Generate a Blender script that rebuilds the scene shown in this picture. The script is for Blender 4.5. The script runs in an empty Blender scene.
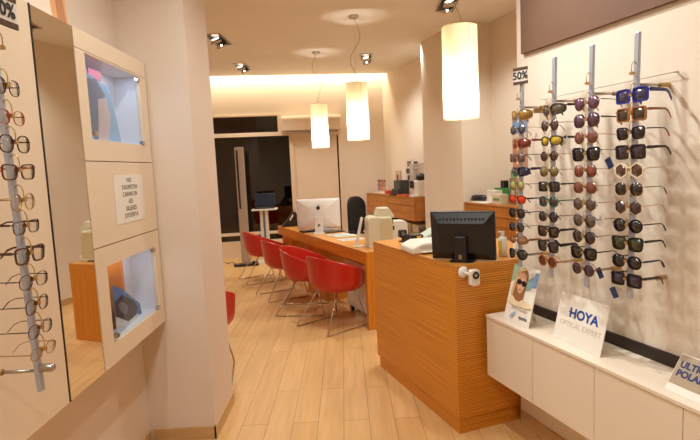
import bpy, bmesh, math, random
from mathutils import Vector, Matrix
PI = math.pi
S = bpy.context.scene
COL = S.collection
random.seed(7)

# ------------------------------------------------------------------ camera
H0 = 1.54
FPX, PIT, ROL = 510.036, 0.102258, 0.045502
cp, sp, cr, sr = math.cos(PIT), math.sin(PIT), math.cos(ROL), math.sin(ROL)
right = Vector((cr, -sr*sp, -sr*cp)); up = Vector((sr, cr*sp, cr*cp)); fwd = Vector((0, cp, -sp))
cam_d = bpy.data.cameras.new('camera'); cam = bpy.data.objects.new('camera', cam_d); COL.objects.link(cam)
m3 = Matrix((right, up, -fwd)).transposed()
cam.matrix_world = Matrix.Translation((0, 0, H0)) @ m3.to_4x4()
cam_d.sensor_fit = 'HORIZONTAL'; cam_d.sensor_width = 36; cam_d.lens = FPX/700*36; cam_d.clip_start = .02
S.camera = cam

# ------------------------------------------------------------------ world and exposure
w = bpy.data.worlds.new('world'); S.world = w; w.use_nodes = True
w.node_tree.nodes['Background'].inputs[0].default_value = (1.0, .88, .76, 1)
w.node_tree.nodes['Background'].inputs[1].default_value = 0.9
S.view_settings.view_transform = 'Standard'; S.view_settings.look = 'None'
S.view_settings.gamma = 1; S.view_settings.exposure = -0.55; S.view_settings.use_curve_mapping = False
S.cycles.use_denoising = True
S.cycles.max_bounces = 10; S.cycles.diffuse_bounces = 5; S.cycles.transparent_max_bounces = 24
S.cycles.sample_clamp_indirect = 4
WARM = (.97, 1.0, .97)
SPOT_W, NEAR_W, COVE_W, PEND_W = 122, 125, 75, 30

# frames: T_* angles turn local +Y into the run of a wall
T_R, T_B, T_A, T_C, T_D = 0.31905, 0.14924, 0.00906, 0.35216, 0.4183
def rot(t, x, y):
    return (x*math.cos(t)-y*math.sin(t), x*math.sin(t)+y*math.cos(t))
def RF(d, r): return rot(T_R, d, r)          # right wall: d away from it, r along it
def BF(s, y): return rot(T_B, s, y)
CEIL = 3.2
DB = 9.4126                                   # back wall
D_NEAR, D_FAR = 1.814, 3.69                   # display wall and far right wall

# ------------------------------------------------------------------ materials
def lin(c):
    return tuple(((v/255)/12.92 if v/255 <= .04045 else ((v/255+.055)/1.055)**2.4) for v in c)
_m = {}
def mat(name, rgb, rough=.5, metal=0, bump=0, vary=.04, scale=20, coat=0, spec=.5, trans=0, alpha=1, emit=None, es=0):
    if name in _m: return _m[name]
    m = bpy.data.materials.new(name); m.use_nodes = True; nt = m.node_tree; b = nt.nodes['Principled BSDF']
    c = lin(rgb)
    b.inputs['Roughness'].default_value = rough; b.inputs['Metallic'].default_value = metal
    b.inputs['Coat Weight'].default_value = coat; b.inputs['Specular IOR Level'].default_value = spec
    b.inputs['Transmission Weight'].default_value = trans; b.inputs['Alpha'].default_value = alpha
    if emit:
        b.inputs['Emission Color'].default_value = (*lin(emit), 1); b.inputs['Emission Strength'].default_value = es
    tc = nt.nodes.new('ShaderNodeTexCoord'); n = nt.nodes.new('ShaderNodeTexNoise')
    n.inputs['Scale'].default_value = scale; n.inputs['Detail'].default_value = 3
    nt.links.new(tc.outputs['Object'], n.inputs['Vector'])
    mr = nt.nodes.new('ShaderNodeMapRange'); mr.inputs['From Min'].default_value = .3; mr.inputs['From Max'].default_value = .7
    mr.inputs['To Min'].default_value = 1-vary; mr.inputs['To Max'].default_value = 1+vary
    nt.links.new(n.outputs['Fac'], mr.inputs['Value'])
    vm = nt.nodes.new('ShaderNodeVectorMath'); vm.operation = 'SCALE'; vm.inputs[0].default_value = c
    nt.links.new(mr.outputs[0], vm.inputs['Scale']); nt.links.new(vm.outputs[0], b.inputs['Base Color'])
    if bump:
        bp = nt.nodes.new('ShaderNodeBump'); bp.inputs['Strength'].default_value = bump; bp.inputs['Distance'].default_value = .01
        nt.links.new(n.outputs['Fac'], bp.inputs['Height']); nt.links.new(bp.outputs[0], b.inputs['Normal'])
    _m[name] = m; return m

def wood(name, light, dark, vec, rough=.38, seed=0, axis='Z', ws=24):
    m = bpy.data.materials.new(name); m.use_nodes = True; nt = m.node_tree; b = nt.nodes['Principled BSDF']
    tc = nt.nodes.new('ShaderNodeTexCoord'); mp = nt.nodes.new('ShaderNodeMapping'); mp.inputs['Scale'].default_value = vec
    mp.inputs['Location'].default_value = (seed, seed*2.3, seed*.7)
    nt.links.new(tc.outputs['Object'], mp.inputs['Vector'])
    n = nt.nodes.new('ShaderNodeTexNoise'); n.inputs['Scale'].default_value = 1; n.inputs['Detail'].default_value = 2.5
    nt.links.new(mp.outputs[0], n.inputs['Vector'])
    r = nt.nodes.new('ShaderNodeValToRGB'); e = r.color_ramp.elements
    e[0].position = .30; e[0].color = (*lin(dark), 1); e[1].position = .70; e[1].color = (*lin(light), 1)
    wv = nt.nodes.new('ShaderNodeTexWave'); wv.wave_type = 'BANDS'; wv.bands_direction = axis; wv.inputs['Scale'].default_value = ws
    wv.inputs['Distortion'].default_value = 2.2; wv.inputs['Detail'].default_value = 2; wv.inputs['Detail Scale'].default_value = .35
    nt.links.new(tc.outputs['Object'], wv.inputs['Vector'])
    mm = nt.nodes.new('ShaderNodeMix'); mm.inputs[0].default_value = .30
    nt.links.new(n.outputs['Fac'], mm.inputs[2]); nt.links.new(wv.outputs['Fac'], mm.inputs[3])
    nt.links.new(mm.outputs[0], r.inputs[0]); nt.links.new(r.outputs[0], b.inputs['Base Color'])
    b.inputs['Roughness'].default_value = rough
    return m
WL, WD = (232, 156, 46), (178, 102, 22)
M_woodH = wood('striped_oak_veneer', WL, WD, (1.6, 1.6, 170))            # stripes lie level on upright faces
M_woodT = wood('striped_oak_top', (226, 158, 72), (192, 120, 42), (150, 1.6, 150), rough=.3, axis='X')
M_woodV = wood('striped_oak_upright', WL, (190, 110, 28), (140, 140, 1.6), axis='X')
M_woodS = wood('sideboard_oak', (196, 130, 58), (162, 98, 36), (2, 2, 110), rough=.4, seed=3)
M_skirt = wood('pale_oak_skirting', (205, 168, 118), (190, 150, 100), (6, 6, 60))

def floor_mat():
    m = bpy.data.materials.new('pale_oak_planks'); m.use_nodes = True; nt = m.node_tree; b = nt.nodes['Principled BSDF']
    L = nt.links.new
    tc = nt.nodes.new('ShaderNodeTexCoord'); mp = nt.nodes.new('ShaderNodeMapping')
    mp.inputs['Rotation'].default_value = (0, 0, -PI/2-T_A); mp.inputs['Location'].default_value = (0.3, 0.0895, 0)
    L(tc.outputs['Object'], mp.inputs['Vector'])
    br = nt.nodes.new('ShaderNodeTexBrick'); br.offset = .37; br.offset_frequency = 2; br.squash = 1
    br.inputs['Scale'].default_value = 1; br.inputs['Brick Width'].default_value = 1.25; br.inputs['Row Height'].default_value = .1556
    br.inputs['Mortar Size'].default_value = .0016; br.inputs['Mortar Smooth'].default_value = .1; br.inputs['Bias'].default_value = 0
    br.inputs['Color1'].default_value = (*lin((222, 178, 120)), 1); br.inputs['Color2'].default_value = (*lin((212, 165, 107)), 1)
    br.inputs['Mortar'].default_value = (*lin((150, 110, 66)), 1)
    L(mp.outputs[0], br.inputs['Vector'])
    mp2 = nt.nodes.new('ShaderNodeMapping'); mp2.inputs['Scale'].default_value = (28, 2.2, 1); L(tc.outputs['Object'], mp2.inputs['Vector'])
    n = nt.nodes.new('ShaderNodeTexNoise'); n.inputs['Scale'].default_value = 1; n.inputs['Detail'].default_value = 6; L(mp2.outputs[0], n.inputs['Vector'])
    mr = nt.nodes.new('ShaderNodeMapRange'); mr.inputs['From Min'].default_value = .3; mr.inputs['From Max'].default_value = .7
    mr.inputs['To Min'].default_value = .90; mr.inputs['To Max'].default_value = 1.07; L(n.outputs['Fac'], mr.inputs['Value'])
    n2 = nt.nodes.new('ShaderNodeTexNoise'); n2.inputs['Scale'].default_value = 1.6; L(tc.outputs['Object'], n2.inputs['Vector'])
    mr2 = nt.nodes.new('ShaderNodeMapRange'); mr2.inputs['To Min'].default_value = .94; mr2.inputs['To Max'].default_value = 1.06; L(n2.outputs['Fac'], mr2.inputs['Value'])
    mu = nt.nodes.new('ShaderNodeMath'); mu.operation = 'MULTIPLY'; L(mr.outputs[0], mu.inputs[0]); L(mr2.outputs[0], mu.inputs[1])
    vm = nt.nodes.new('ShaderNodeVectorMath'); vm.operation = 'SCALE'; L(br.outputs['Color'], vm.inputs[0]); L(mu.outputs[0], vm.inputs['Scale'])
    L(vm.outputs[0], b.inputs['Base Color']); b.inputs['Roughness'].default_value = .36; b.inputs['Specular IOR Level'].default_value = .4
    bp = nt.nodes.new('ShaderNodeBump'); bp.inputs['Strength'].default_value = .15; bp.inputs['Distance'].default_value = .002; bp.invert = True
    L(br.outputs['Fac'], bp.inputs['Height']); L(bp.outputs[0], b.inputs['Normal'])
    return m
M_floor = floor_mat()
M_wall = mat('warm_white_paint', (230, 216, 198), .75, vary=.012, scale=3, spec=.25)
M_wallL = mat('rosy_white_paint', (226, 208, 192), .75, vary=.012, scale=3, spec=.25)
M_ceil = mat('ceiling_paint', (242, 238, 232), .8, vary=.01, scale=2, spec=.2)
M_lac = mat('cream_lacquer', (232, 212, 186), .35, vary=.01, scale=4)
M_cab = mat('white_cabinet_lacquer', (226, 210, 190), .38, vary=.01, scale=4)
M_brown = mat('brown_paint', (112, 78, 56), .7, vary=.02, scale=5)
M_dark = mat('dark_recess', (46, 32, 26), .6)
M_blk = mat('black_plastic', (30, 27, 27), .4)
M_blkf = mat('black_fabric', (28, 25, 26), .85, bump=.3, scale=180)
M_white = mat('white_plastic', (232, 226, 214), .35)
M_paper = mat('white_paper', (236, 230, 218), .6, vary=.01)
M_red = mat('red_shell_plastic', (190, 34, 20), .3, vary=.02, coat=.2)
M_chr = mat('chrome', (205, 200, 195), .12, 1)
M_steel = mat('brushed_steel', (186, 178, 170), .3, 1)
M_alu = mat('rod_aluminium', (186, 192, 208), .36, .45)
M_brass = mat('hook_brass', (190, 155, 100), .35, .7)
M_imac = mat('satin_aluminium', (226, 220, 214), .38, .15)
M_beige = mat('instrument_beige', (214, 206, 176), .45)
M_tag = mat('navy_tag', (34, 52, 92), .5)
def flat(rgb, rough=.5): return mat('paint_%d_%d_%d' % tuple(rgb), rgb, rough, vary=.015)

def glass_mat(name, tint, refl=.12, opac=0.0, rough=.02):
    m = bpy.data.materials.new(name); m.use_nodes = True; nt = m.node_tree
    for n in list(nt.nodes): nt.nodes.remove(n)
    o = nt.nodes.new('ShaderNodeOutputMaterial'); t = nt.nodes.new('ShaderNodeBsdfTransparent'); t.inputs[0].default_value = (*tint, 1)
    g = nt.nodes.new('ShaderNodeBsdfGlossy'); g.inputs['Roughness'].default_value = rough
    f = nt.nodes.new('ShaderNodeFresnel'); f.inputs[0].default_value = 1.5
    ad = nt.nodes.new('ShaderNodeMath'); ad.operation = 'ADD'; ad.inputs[1].default_value = refl; ad.use_clamp = True
    ge = nt.nodes.new('ShaderNodeNewGeometry'); iv = nt.nodes.new('ShaderNodeMath'); iv.operation = 'SUBTRACT'; iv.inputs[0].default_value = 1
    mu = nt.nodes.new('ShaderNodeMath'); mu.operation = 'MULTIPLY'; nt.links.new(ge.outputs['Backfacing'], iv.inputs[1])
    mx = nt.nodes.new('ShaderNodeMixShader'); nt.links.new(f.outputs[0], ad.inputs[0]); nt.links.new(ad.outputs[0], mu.inputs[0])
    nt.links.new(iv.outputs[0], mu.inputs[1]); nt.links.new(mu.outputs[0], mx.inputs[0])
    nt.links.new(t.outputs[0], mx.inputs[1]); nt.links.new(g.outputs[0], mx.inputs[2]); nt.links.new(mx.outputs[0], o.inputs[0])
    return m
G_clear = glass_mat('clear_glass', (.93, .95, .96), .0)
G_lens = glass_mat('demo_lens', (.95, .95, .93), .03)
G_store = glass_mat('shop_glass', (.5, .48, .46), .05)
def emis(name, rgb, s):
    m = bpy.data.materials.new(name); m.use_nodes = True; nt = m.node_tree
    for n in list(nt.nodes): nt.nodes.remove(n)
    o = nt.nodes.new('ShaderNodeOutputMaterial'); e = nt.nodes.new('ShaderNodeEmission'); e.inputs[0].default_value = (*rgb, 1); e.inputs[1].default_value = s
    nt.links.new(e.outputs[0], o.inputs[0]); return m
E_tube = emis('lamp_tube_light', (1, .86, .68), 9)
def shade_mat():
    m = bpy.data.materials.new('translucent_cream_shade'); m.use_nodes = True; nt = m.node_tree
    for n in list(nt.nodes): nt.nodes.remove(n)
    o = nt.nodes.new('ShaderNodeOutputMaterial'); t = nt.nodes.new('ShaderNodeBsdfTranslucent'); t.inputs[0].default_value = (.95, .86, .58, 1)
    d = nt.nodes.new('ShaderNodeBsdfDiffuse'); d.inputs[0].default_value = (.85, .76, .55, 1)
    mx = nt.nodes.new('ShaderNodeMixShader'); mx.inputs[0].default_value = .35
    nt.links.new(t.outputs[0], mx.inputs[1]); nt.links.new(d.outputs[0], mx.inputs[2]); nt.links.new(mx.outputs[0], o.inputs[0]); return m
M_shade = shade_mat()
M_mirror = bpy.data.materials.new('mirror_silver'); M_mirror.use_nodes = True
_b = M_mirror.node_tree.nodes['Principled BSDF']; _b.inputs['Metallic'].default_value = 1; _b.inputs['Roughness'].default_value = .015
_b.inputs['Base Color'].default_value = (.80, .79, .76, 1)

# ------------------------------------------------------------------ mesh helpers
def BM(): return bmesh.new()
def bx(bm, x0, x1, y0, y1, z0, z1, M=None):
    vs = [bm.verts.new(Vector((x, y, z))) for x in (x0, x1) for y in (y0, y1) for z in (z0, z1)]
    for f in ((0, 1, 3, 2), (4, 6, 7, 5), (0, 4, 5, 1), (2, 3, 7, 6), (0, 2, 6, 4), (1, 5, 7, 3)):
        bm.faces.new([vs[i] for i in f])
    if M is not None:
        for v in vs: v.co = M @ v.co
    return vs
def tube(bm, pts, r, n=8, closed=False, flat_=1.0):
    P = [Vector(p) for p in pts]; rings = []; N = len(P)
    prev = None
    for i, p in enumerate(P):
        a = P[(i-1) % N] if (closed or i > 0) else p; b = P[(i+1) % N] if (closed or i < N-1) else p
        t = (b-a); t = t.normalized() if t.length > 1e-9 else Vector((0, 0, 1))
        if prev is None:
            u = t.orthogonal().normalized()
        else:
            u = prev - t*prev.dot(t)
            u = u.normalized() if u.length > 1e-6 else t.orthogonal().normalized()
        prev = u; v = t.cross(u); rr = r[i] if isinstance(r, (list, tuple)) else r
        rings.append([bm.verts.new(p + u*(rr*math.cos(2*PI*k/n)) + v*(rr*flat_*math.sin(2*PI*k/n))) for k in range(n)])
    for i in range(N if closed else N-1):
        A, B = rings[i], rings[(i+1) % N]
        for k in range(n): bm.faces.new((A[k], A[(k+1) % n], B[(k+1) % n], B[k]))
    if not closed:
        bm.faces.new(rings[0][::-1]); bm.faces.new(rings[-1])
def lathe(bm, prof, c=(0, 0, 0), n=24, cap=True):
    c = Vector(c); rings = []
    for r, z in prof:
        rings.append([bm.verts.new(c+Vector((r*math.cos(2*PI*k/n), r*math.sin(2*PI*k/n), z))) for k in range(n)])
    for A, B in zip(rings, rings[1:]):
        for k in range(n): bm.faces.new((A[k], A[(k+1) % n], B[(k+1) % n], B[k]))
    if cap: bm.faces.new(rings[0][::-1]); bm.faces.new(rings[-1])
def prism(bm, pts, y0, y1, ax='y'):
    """polygon pts (a,b) pushed along an axis: 'y' -> (a,y,b), 'x' -> (x,a,b), 'z' -> (a,b,z)"""
    def P(a, b, h): return {'y': (a, h, b), 'x': (h, a, b), 'z': (a, b, h)}[ax]
    A = [bm.verts.new(P(a, b, y0)) for a, b in pts]; B = [bm.verts.new(P(a, b, y1)) for a, b in pts]
    n = len(pts); bm.faces.new(A[::-1]); bm.faces.new(B)
    for k in range(n): bm.faces.new((A[k], A[(k+1) % n], B[(k+1) % n], B[k]))
def rrect(x0, x1, z0, z1, r, n=5):
    out = []
    for cx, cz, a0 in ((x1-r, z1-r, 0), (x0+r, z1-r, PI/2), (x0+r, z0+r, PI), (x1-r, z0+r, 3*PI/2)):
        for k in range(n+1): a = a0+PI/2*k/n; out.append((cx+r*math.cos(a), cz+r*math.sin(a)))
    return out
def obj(name, bm, m, parent=None, bev=0, smooth=False, kind=None, label=None, solid=0):
    bmesh.ops.recalc_face_normals(bm, faces=bm.faces)
    me = bpy.data.meshes.new(name); bm.to_mesh(me); bm.free()
    if smooth:
        for p in me.polygons: p.use_smooth = True
    me.materials.append(m); o = bpy.data.objects.new(name, me); COL.objects.link(o)
    if parent: o.parent = parent
    if solid:
        s = o.modifiers.new('solid', 'SOLIDIFY'); s.thickness = solid; s.offset = 0
    if bev:
        b = o.modifiers.new('bevel', 'BEVEL'); b.width = bev; b.segments = 2; b.limit_method = 'ANGLE'
    if kind: o['kind'] = kind
    if label: o['label'] = label
    return o
def box(name, m, b, parent=None, bev=0, **k):
    bm = BM(); bx(bm, *b); return obj(name, bm, m, parent, bev, **k)
def tag(o, label, cat, group=None):
    o['label'] = label; o['category'] = cat
    if group: o['group'] = group
    return o
def thing(name, label, cat, loc=(0, 0, 0), rz=0, group=None):
    o = bpy.data.objects.new(name, None); o.empty_display_size = .1; COL.objects.link(o)
    o.location = loc; o.rotation_euler = (0, 0, rz); return tag(o, label, cat, group)
def place(o, loc=(0, 0, 0), rz=0): o.location = loc; o.rotation_euler = (0, 0, rz); return o
def text(name, body, size, m, parent, M, bold=0, sx=1, align='CENTER'):
    c = bpy.data.curves.new(name, 'FONT'); c.body = body; c.size = size; c.align_x = align; c.align_y = 'CENTER'
    c.extrude = .0003; c.offset = bold; c.materials.append(m); c.resolution_u = 3
    f = bpy.data.objects.new(name, c); COL.objects.link(f); bpy.context.view_layer.update()
    me = bpy.data.meshes.new_from_object(f.evaluated_get(bpy.context.evaluated_depsgraph_get())); bpy.data.objects.remove(f)
    o = bpy.data.objects.new(name, me); COL.objects.link(o); o.parent = parent
    o.matrix_local = M @ Matrix.Diagonal((sx, 1, 1, 1)); return o
def copy_tree(o, parent=None):
    c = o.copy(); COL.objects.link(c); c.parent = parent
    for ch in list(o.children): copy_tree(ch, c)
    return c
def light(name, kind, loc, power, color=WARM, **k):
    d = bpy.data.lights.new(name, kind); d.energy = power; d.color = color
    for a, v in k.items():
        if a not in ('aim', 'parent'): setattr(d, a, v)
    o = bpy.data.objects.new(name, d); COL.objects.link(o); o.location = loc
    if 'aim' in k:
        v = Vector(k['aim'])-Vector(loc); o.rotation_euler = v.to_track_quat('-Z', 'Y').to_euler()
    if 'parent' in k: o.parent = k['parent']
    return o

# ------------------------------------------------------------------ the room
def struct(name, m, b, rz=0, bev=0, loc=(0, 0, 0)):
    o = box(name, m, b, None, bev, kind='structure'); return place(o, loc, rz)
def poly(name, m, pts, z0, z1):
    bm = BM(); prism(bm, pts, z0, z1, 'z'); return obj(name, bm, m, kind='structure')
bL, bR = BF(-4.5, DB+.1), BF(4.3, DB+.1)
poly('floor', M_floor, [(-3.3, -2.6), (3.9, -2.6), (4.2, 6), bR, bL], -.08, 0)
cL, cR_ = BF(-4.5, DB-.22), BF(4.3, DB-.22)
poly('ceiling', M_ceil, [(-3.3, -2.6), (3.9, -2.6), (4.2, 6), cR_, cL], CEIL, CEIL+.1)
struct('trim_1', M_ceil, (-4.2, 3.0, DB-.34, DB+.1, CEIL+.2, CEIL+.26), T_B)   # cove lid
struct('wall_left', M_wallL, (-1.32, -1.198, -2.5, 3.31, 0, CEIL), T_A)
pier = struct('wall_pier', M_wallL, (-1.25, -.846, 2.85, 3.312, 0, CEIL), 0)
struct('wall_left_room', M_wallL, (-3.2, -3.05, 3.2, 9.4, 0, CEIL), 0)
struct('wall_left_return', M_wallL, (-3.1, -1.25, 3.2, 3.31, 0, CEIL), 0)
struct('wall_right', M_wall, (D_NEAR, D_NEAR+.12, -2.6, 2.435, 0, CEIL), T_R)
struct('wall_right_partition', M_wall, (D_NEAR+.12, D_FAR+.1, 2.28, 2.40, 0, CEIL), T_R)
struct('wall_right_far', M_wall, (D_FAR, D_FAR+.12, 2.2, 9.3, 0, CEIL+.25), T_R)
struct('wall_column', M_wall, (3.27, D_FAR+.05, 5.464, 6.486, 0, CEIL), T_R)
# back wall around the glazing
def bw(name, s0, s1, z0, z1, m=M_wall, y0=0, y1=.12): return struct(name, m, (s0, s1, DB+y0, DB+y1, z0, z1), T_B)
bw('wall_back', -4.2, 2.9, 2.56, CEIL+.25)
bw('wall_back_right', 1.27, 2.9, 0, 2.56)
bw('wall_back_low', -4.2, .38, 0, .26, M_lac, -.02, .10)
bw('wall_back_left', -4.2, -2.6, .26, 2.56)
bw('wall_back_over_door', .21, 1.27, 2.17, 2.56)
# glazing
def window(name, s0, s1, z0, z1, fw=.035, rail=None):
    t = thing(name, '', ''); del t['label']; del t['category']; t['kind'] = 'structure'; t.rotation_euler = (0, 0, T_B)
    bm = BM()
    bx(bm, s0, s1, DB-.02, DB+.07, z0, z0+fw); bx(bm, s0, s1, DB-.02, DB+.07, z1-fw, z1)
    bx(bm, s0, s0+fw, DB-.019, DB+.069, z0+fw, z1-fw); bx(bm, s1-fw, s1, DB-.019, DB+.069, z0+fw, z1-fw)
    if rail: bx(bm, s0+fw, s1-fw, DB-.019, DB+.069, rail, rail+.05)
    obj('window_frame', bm, M_lac, t, .003); 
    box('window_pane', G_store, (s0+fw, s1-fw, DB+.03, DB+.038, z0+fw, z1-fw), t); return t
window('window_1', -2.6, .40, .26, 2.205, .035, .40)
window('window_2', -2.6, .21, 2.205, 2.56, .035)
d1 = thing('door_1', '', ''); del d1['label']; del d1['category']; d1['kind'] = 'structure'; d1.rotation_euler = (0, 0, T_B)
box('door_leaf', M_lac, (.44, 1.235, DB+.0, DB+.05, .005, 2.15), d1, .003)
bm = BM(); bx(bm, .40, .44, DB-.03, DB+.08, 0, 2.17); bx(bm, 1.262, 1.30, DB-.03, DB+.08, 0, 2.17); bx(bm, .40, 1.30, DB-.03, DB+.08, 2.15, 2.19)
obj('door_frame', bm, M_lac, d1, .003)
box('dark_strip', M_dark, (1.235, 1.262, DB+.03, DB+.07, 0, 2.15), d1)  # dark strip between door leaf and frame
# added dark box behind the glass: night painted brown, world light kept out
M_backdrop = flat((84, 66, 56))
struct('wall_backdrop', M_backdrop, (-4.2, 1.3, DB+1.3, DB+1.4, 0, 2.8), T_B)
struct('wall_backdrop_left', M_backdrop, (-4.3, -4.2, DB+.12, DB+1.4, 0, 2.8), T_B)
struct('wall_backdrop_right', M_backdrop, (1.3, 1.4, DB+.12, DB+1.4, 0, 2.8), T_B)
struct('ceiling_backdrop', M_backdrop, (-4.3, 1.4, DB+.12, DB+1.4, 2.8, 2.9), T_B)
struct('floor_backdrop', flat((60, 46, 38)), (-4.2, 1.2, DB+.12, DB+1.3, -.05, 0), T_B)
struct('wall_backdrop_pier', flat((92, 74, 62)), (-.62, -.50, DB+.75, DB+.85, 0, 2.8), T_B)
struct('wall_front', M_wall, (-3.3, 3.9, -2.72, -2.6, 0, CEIL))
struct('wall_front_side', M_wall, (-3.32, -3.2, -2.7, 3.3, 0, CEIL))
# skirting
sk = .075
struct('baseboard_pier_front', M_skirt, (-1.198, -.836, 2.838, 2.85, 0, sk))
struct('baseboard_pier_side', M_skirt, (-.846, -.834, 2.838, 3.312, 0, sk))
struct('baseboard_left', M_skirt, (-1.198, -1.186, -2, 2.838, 0, sk), T_A)
struct('baseboard_right', M_skirt, (D_NEAR-.014, D_NEAR, -2, 2.42, 0, sk), T_R)
struct('baseboard_right_far', M_skirt, (D_FAR-.014, D_FAR, 2.42, 5.46, 0, sk), T_R)
struct('baseboard_right_back', M_skirt, (D_FAR-.014, D_FAR, 6.49, 9.0, 0, sk), T_R)
struct('baseboard_column', M_skirt, (3.256, 3.27, 5.45, 6.5, 0, sk), T_R)
struct('trim_2', M_brown, (D_NEAR-.02, D_NEAR, -2.4, 2.374, 2.104, CEIL), T_R)
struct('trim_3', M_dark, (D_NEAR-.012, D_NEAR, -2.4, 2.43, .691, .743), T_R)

# ------------------------------------------------------------------ ceiling lights
def downlight(x, y, rz, label, lit=True, power=SPOT_W, aim=None):
    t = thing('recessed_downlight', label, 'ceiling light', (x, y, CEIL), rz, 'recessed twin downlights')
    W, Lh = .10, .27
    bm = BM()
    for b in ((-W, W, -Lh, -Lh+.025), (-W, W, Lh-.025, Lh), (-W, -W+.02, -Lh+.025, Lh-.025), (W-.02, W, -Lh+.025, Lh-.025)): bx(bm, *b, -.012, 0)
    obj('trim_ring', bm, M_steel, t, .002)
    box('housing', M_blk, (-W+.02, W-.02, -Lh+.025, Lh-.025, -.006, -.001), t)
    for k, yy in enumerate((-.12, .12)):
        bm = BM(); lathe(bm, [(.052, -.01), (.068, -.03), (.072, -.05), (.064, -.05), (.05, -.028)], (0, yy, 0), 20, False)
        h = obj('lamp_head', bm, M_chr, t, smooth=True)
        TL = Matrix.Translation((0, yy, -.05)) @ Matrix.Rotation(math.radians(28), 4, 'X') @ Matrix.Rotation(math.radians(-12), 4, 'Y') @ Matrix.Translation((0, -yy, .035)); h.matrix_local = TL
        bm = BM(); lathe(bm, [(.001, -.022), (.060, -.03), (.060, -.052), (.001, -.056)], (0, yy, 0), 20, False)
        obj('bulb', bm, E_tube if k == 0 else M_steel, h)
    return t
for x, y, lab in ((-1.53, 6.55, 'silver rectangular twin downlight in ceiling, nearest beside the white pier'),
                  (-1.58, 8.25, 'silver twin downlight in ceiling farther back, in front of the glowing cove'),
                  (.36, 8.0, 'silver twin downlight in ceiling just beyond the middle pendant lamp'),
                  (1.12, 5.5, 'silver twin downlight cut by the top edge, above the large pendant lamp')):
    downlight(x, y, -.05, lab)
    light('downlight_beam', 'SPOT', (x, y, CEIL-.06), SPOT_W, aim=(x, y, 0), spot_size=2.3, spot_blend=.8, shadow_soft_size=.06)
# added unseen fill spots without fittings; the display wall's beam follows the shadows there
for x, y, ax, ay, az, pw, sz in ((-.15, 2.0, -.1, 2.2, 0, NEAR_W, 2.5), (.35, 4.0, .5, 4.0, 0, NEAR_W*.8, 2.5), (-.5, 4.3, -.5, 4.3, 0, NEAR_W*.5, 2.4),
                                 (-.3, -.6, -.3, -.6, 0, NEAR_W, 2.6), (.15, 2.75, 1.2, 1.6, 1.35, NEAR_W*1.6, 1.4),
                                 (2.3, 4.6, 2.5, 4.9, 0, NEAR_W*.6, 2.5), (2.1, 6.9, 2.2, 7.2, 0, NEAR_W*.4, 2.5), (1.0, 7.2, 1.9, 8.2, 1.2, NEAR_W*.35, 1.8)):
    light('unseen_spot', 'SPOT', (x, y, CEIL-.04), pw, aim=(ax, ay, az), spot_size=sz, spot_blend=.8, shadow_soft_size=.05)
light('unseen_spot', 'SPOT', (-.9, .6, CEIL-.04), NEAR_W*.6, aim=(-.8, .9, 0), spot_size=2.6, spot_blend=.8, shadow_soft_size=.05)  # one more added fill spot, over the near left side
# cove tube behind the ceiling edge
cx_, cy_ = BF(-.9, DB-.13)
cv = light('cove_light', 'AREA', (cx_, cy_, CEIL+.18), COVE_W, (1, .88, .66), shape='RECTANGLE', size=6.0, size_y=.06)
cv.rotation_euler = (0, 0, T_B)

def pendant(x, y, label, rot_=0):
    t = thing('pendant_lamp', label, 'pendant lamp', (x, y, 0), rot_, 'cylindrical pendant lamps')
    R_, Z0, Z1 = .12, 1.845, 2.47
    bm = BM(); lathe(bm, [(.045, CEIL-.03), (.055, CEIL-.02), (.055, CEIL)], n=20); obj('ceiling_rose', bm, M_steel, t, smooth=False)
    bm = BM(); tube(bm, [(0, 0, CEIL-.02), (0, 0, Z1-.01)], .0012, 6); obj('steel_cable', bm, M_steel, t)
    bm = BM(); N = 40
    pts = []
    for i in range(N+1):
        u = i/N; a = .075*math.sin(PI*u)*math.sin(2*PI*u*1.05+.2)*1.0
        pts.append((a+.01, .02*math.sin(PI*u), (CEIL-.02)*(1-u)+(Z1+.0)*u))
    tube(bm, pts, .0028, 6); obj('electric_cord', bm, mat('cord_beige', (168, 140, 105), .5), t, smooth=True)
    bm = BM(); n = 48
    rings = [[bm.verts.new((R_*math.cos(2*PI*k/n), R_*math.sin(2*PI*k/n), z)) for k in range(n)] for z in (Z0, (Z0+Z1)/2, Z1)]
    for A, B in zip(rings, rings[1:]):
        for k in range(n): bm.faces.new((A[k], A[(k+1) % n], B[(k+1) % n], B[k]))
    obj('lamp_shade', bm, M_shade, t, smooth=True)
    bm = BM()
    for z in (Z0, Z1-.006):
        tube(bm, [((R_+.001)*math.cos(2*PI*k/n), (R_+.001)*math.sin(2*PI*k/n), z+.003) for k in range(n)], .0025, 6, True)
    bx(bm, -.001, .001, -R_-.002, -R_, Z0, Z1, Matrix.Rotation(.35, 4, 'Z')); obj('shade_edge', bm, flat((190, 165, 110)), t)
    bm = BM()
    for a in (0, PI/2): 
        tube(bm, [(-R_*math.cos(a), -R_*math.sin(a), Z1-.01), (R_*math.cos(a), R_*math.sin(a), Z1-.01)], .0015, 6)
    lathe(bm, [(.02, Z1-.12), (.02, Z1-.01)], n=12)
    obj('lamp_holder', bm, M_white, t)
    bm = BM(); lathe(bm, [(.001, Z0+.10), (.02, Z0+.105), (.024, Z0+.15), (.024, Z0+.30), (.016, Z0+.33), (.001, Z0+.335)], n=16, cap=False)
    obj('bulb', bm, emis('bulb_glow', (1, .84, .58), 12) if 'bulb_glow' not in bpy.data.materials else bpy.data.materials['bulb_glow'], t, smooth=True)
    light('pendant_bulb_light', 'POINT', (x+.045, y-.045, Z0+.13), PEND_W/2, (1, .94, .80), shadow_soft_size=.02)
    light('pendant_bulb_light', 'POINT', (x-.045, y-.045, Z0+.18), PEND_W/2, (1, .94, .80), shadow_soft_size=.02)
pendant(-.375, 7.478, 'cream cylindrical pendant lamp hanging farthest back, in front of air conditioner', 2.8)
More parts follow.
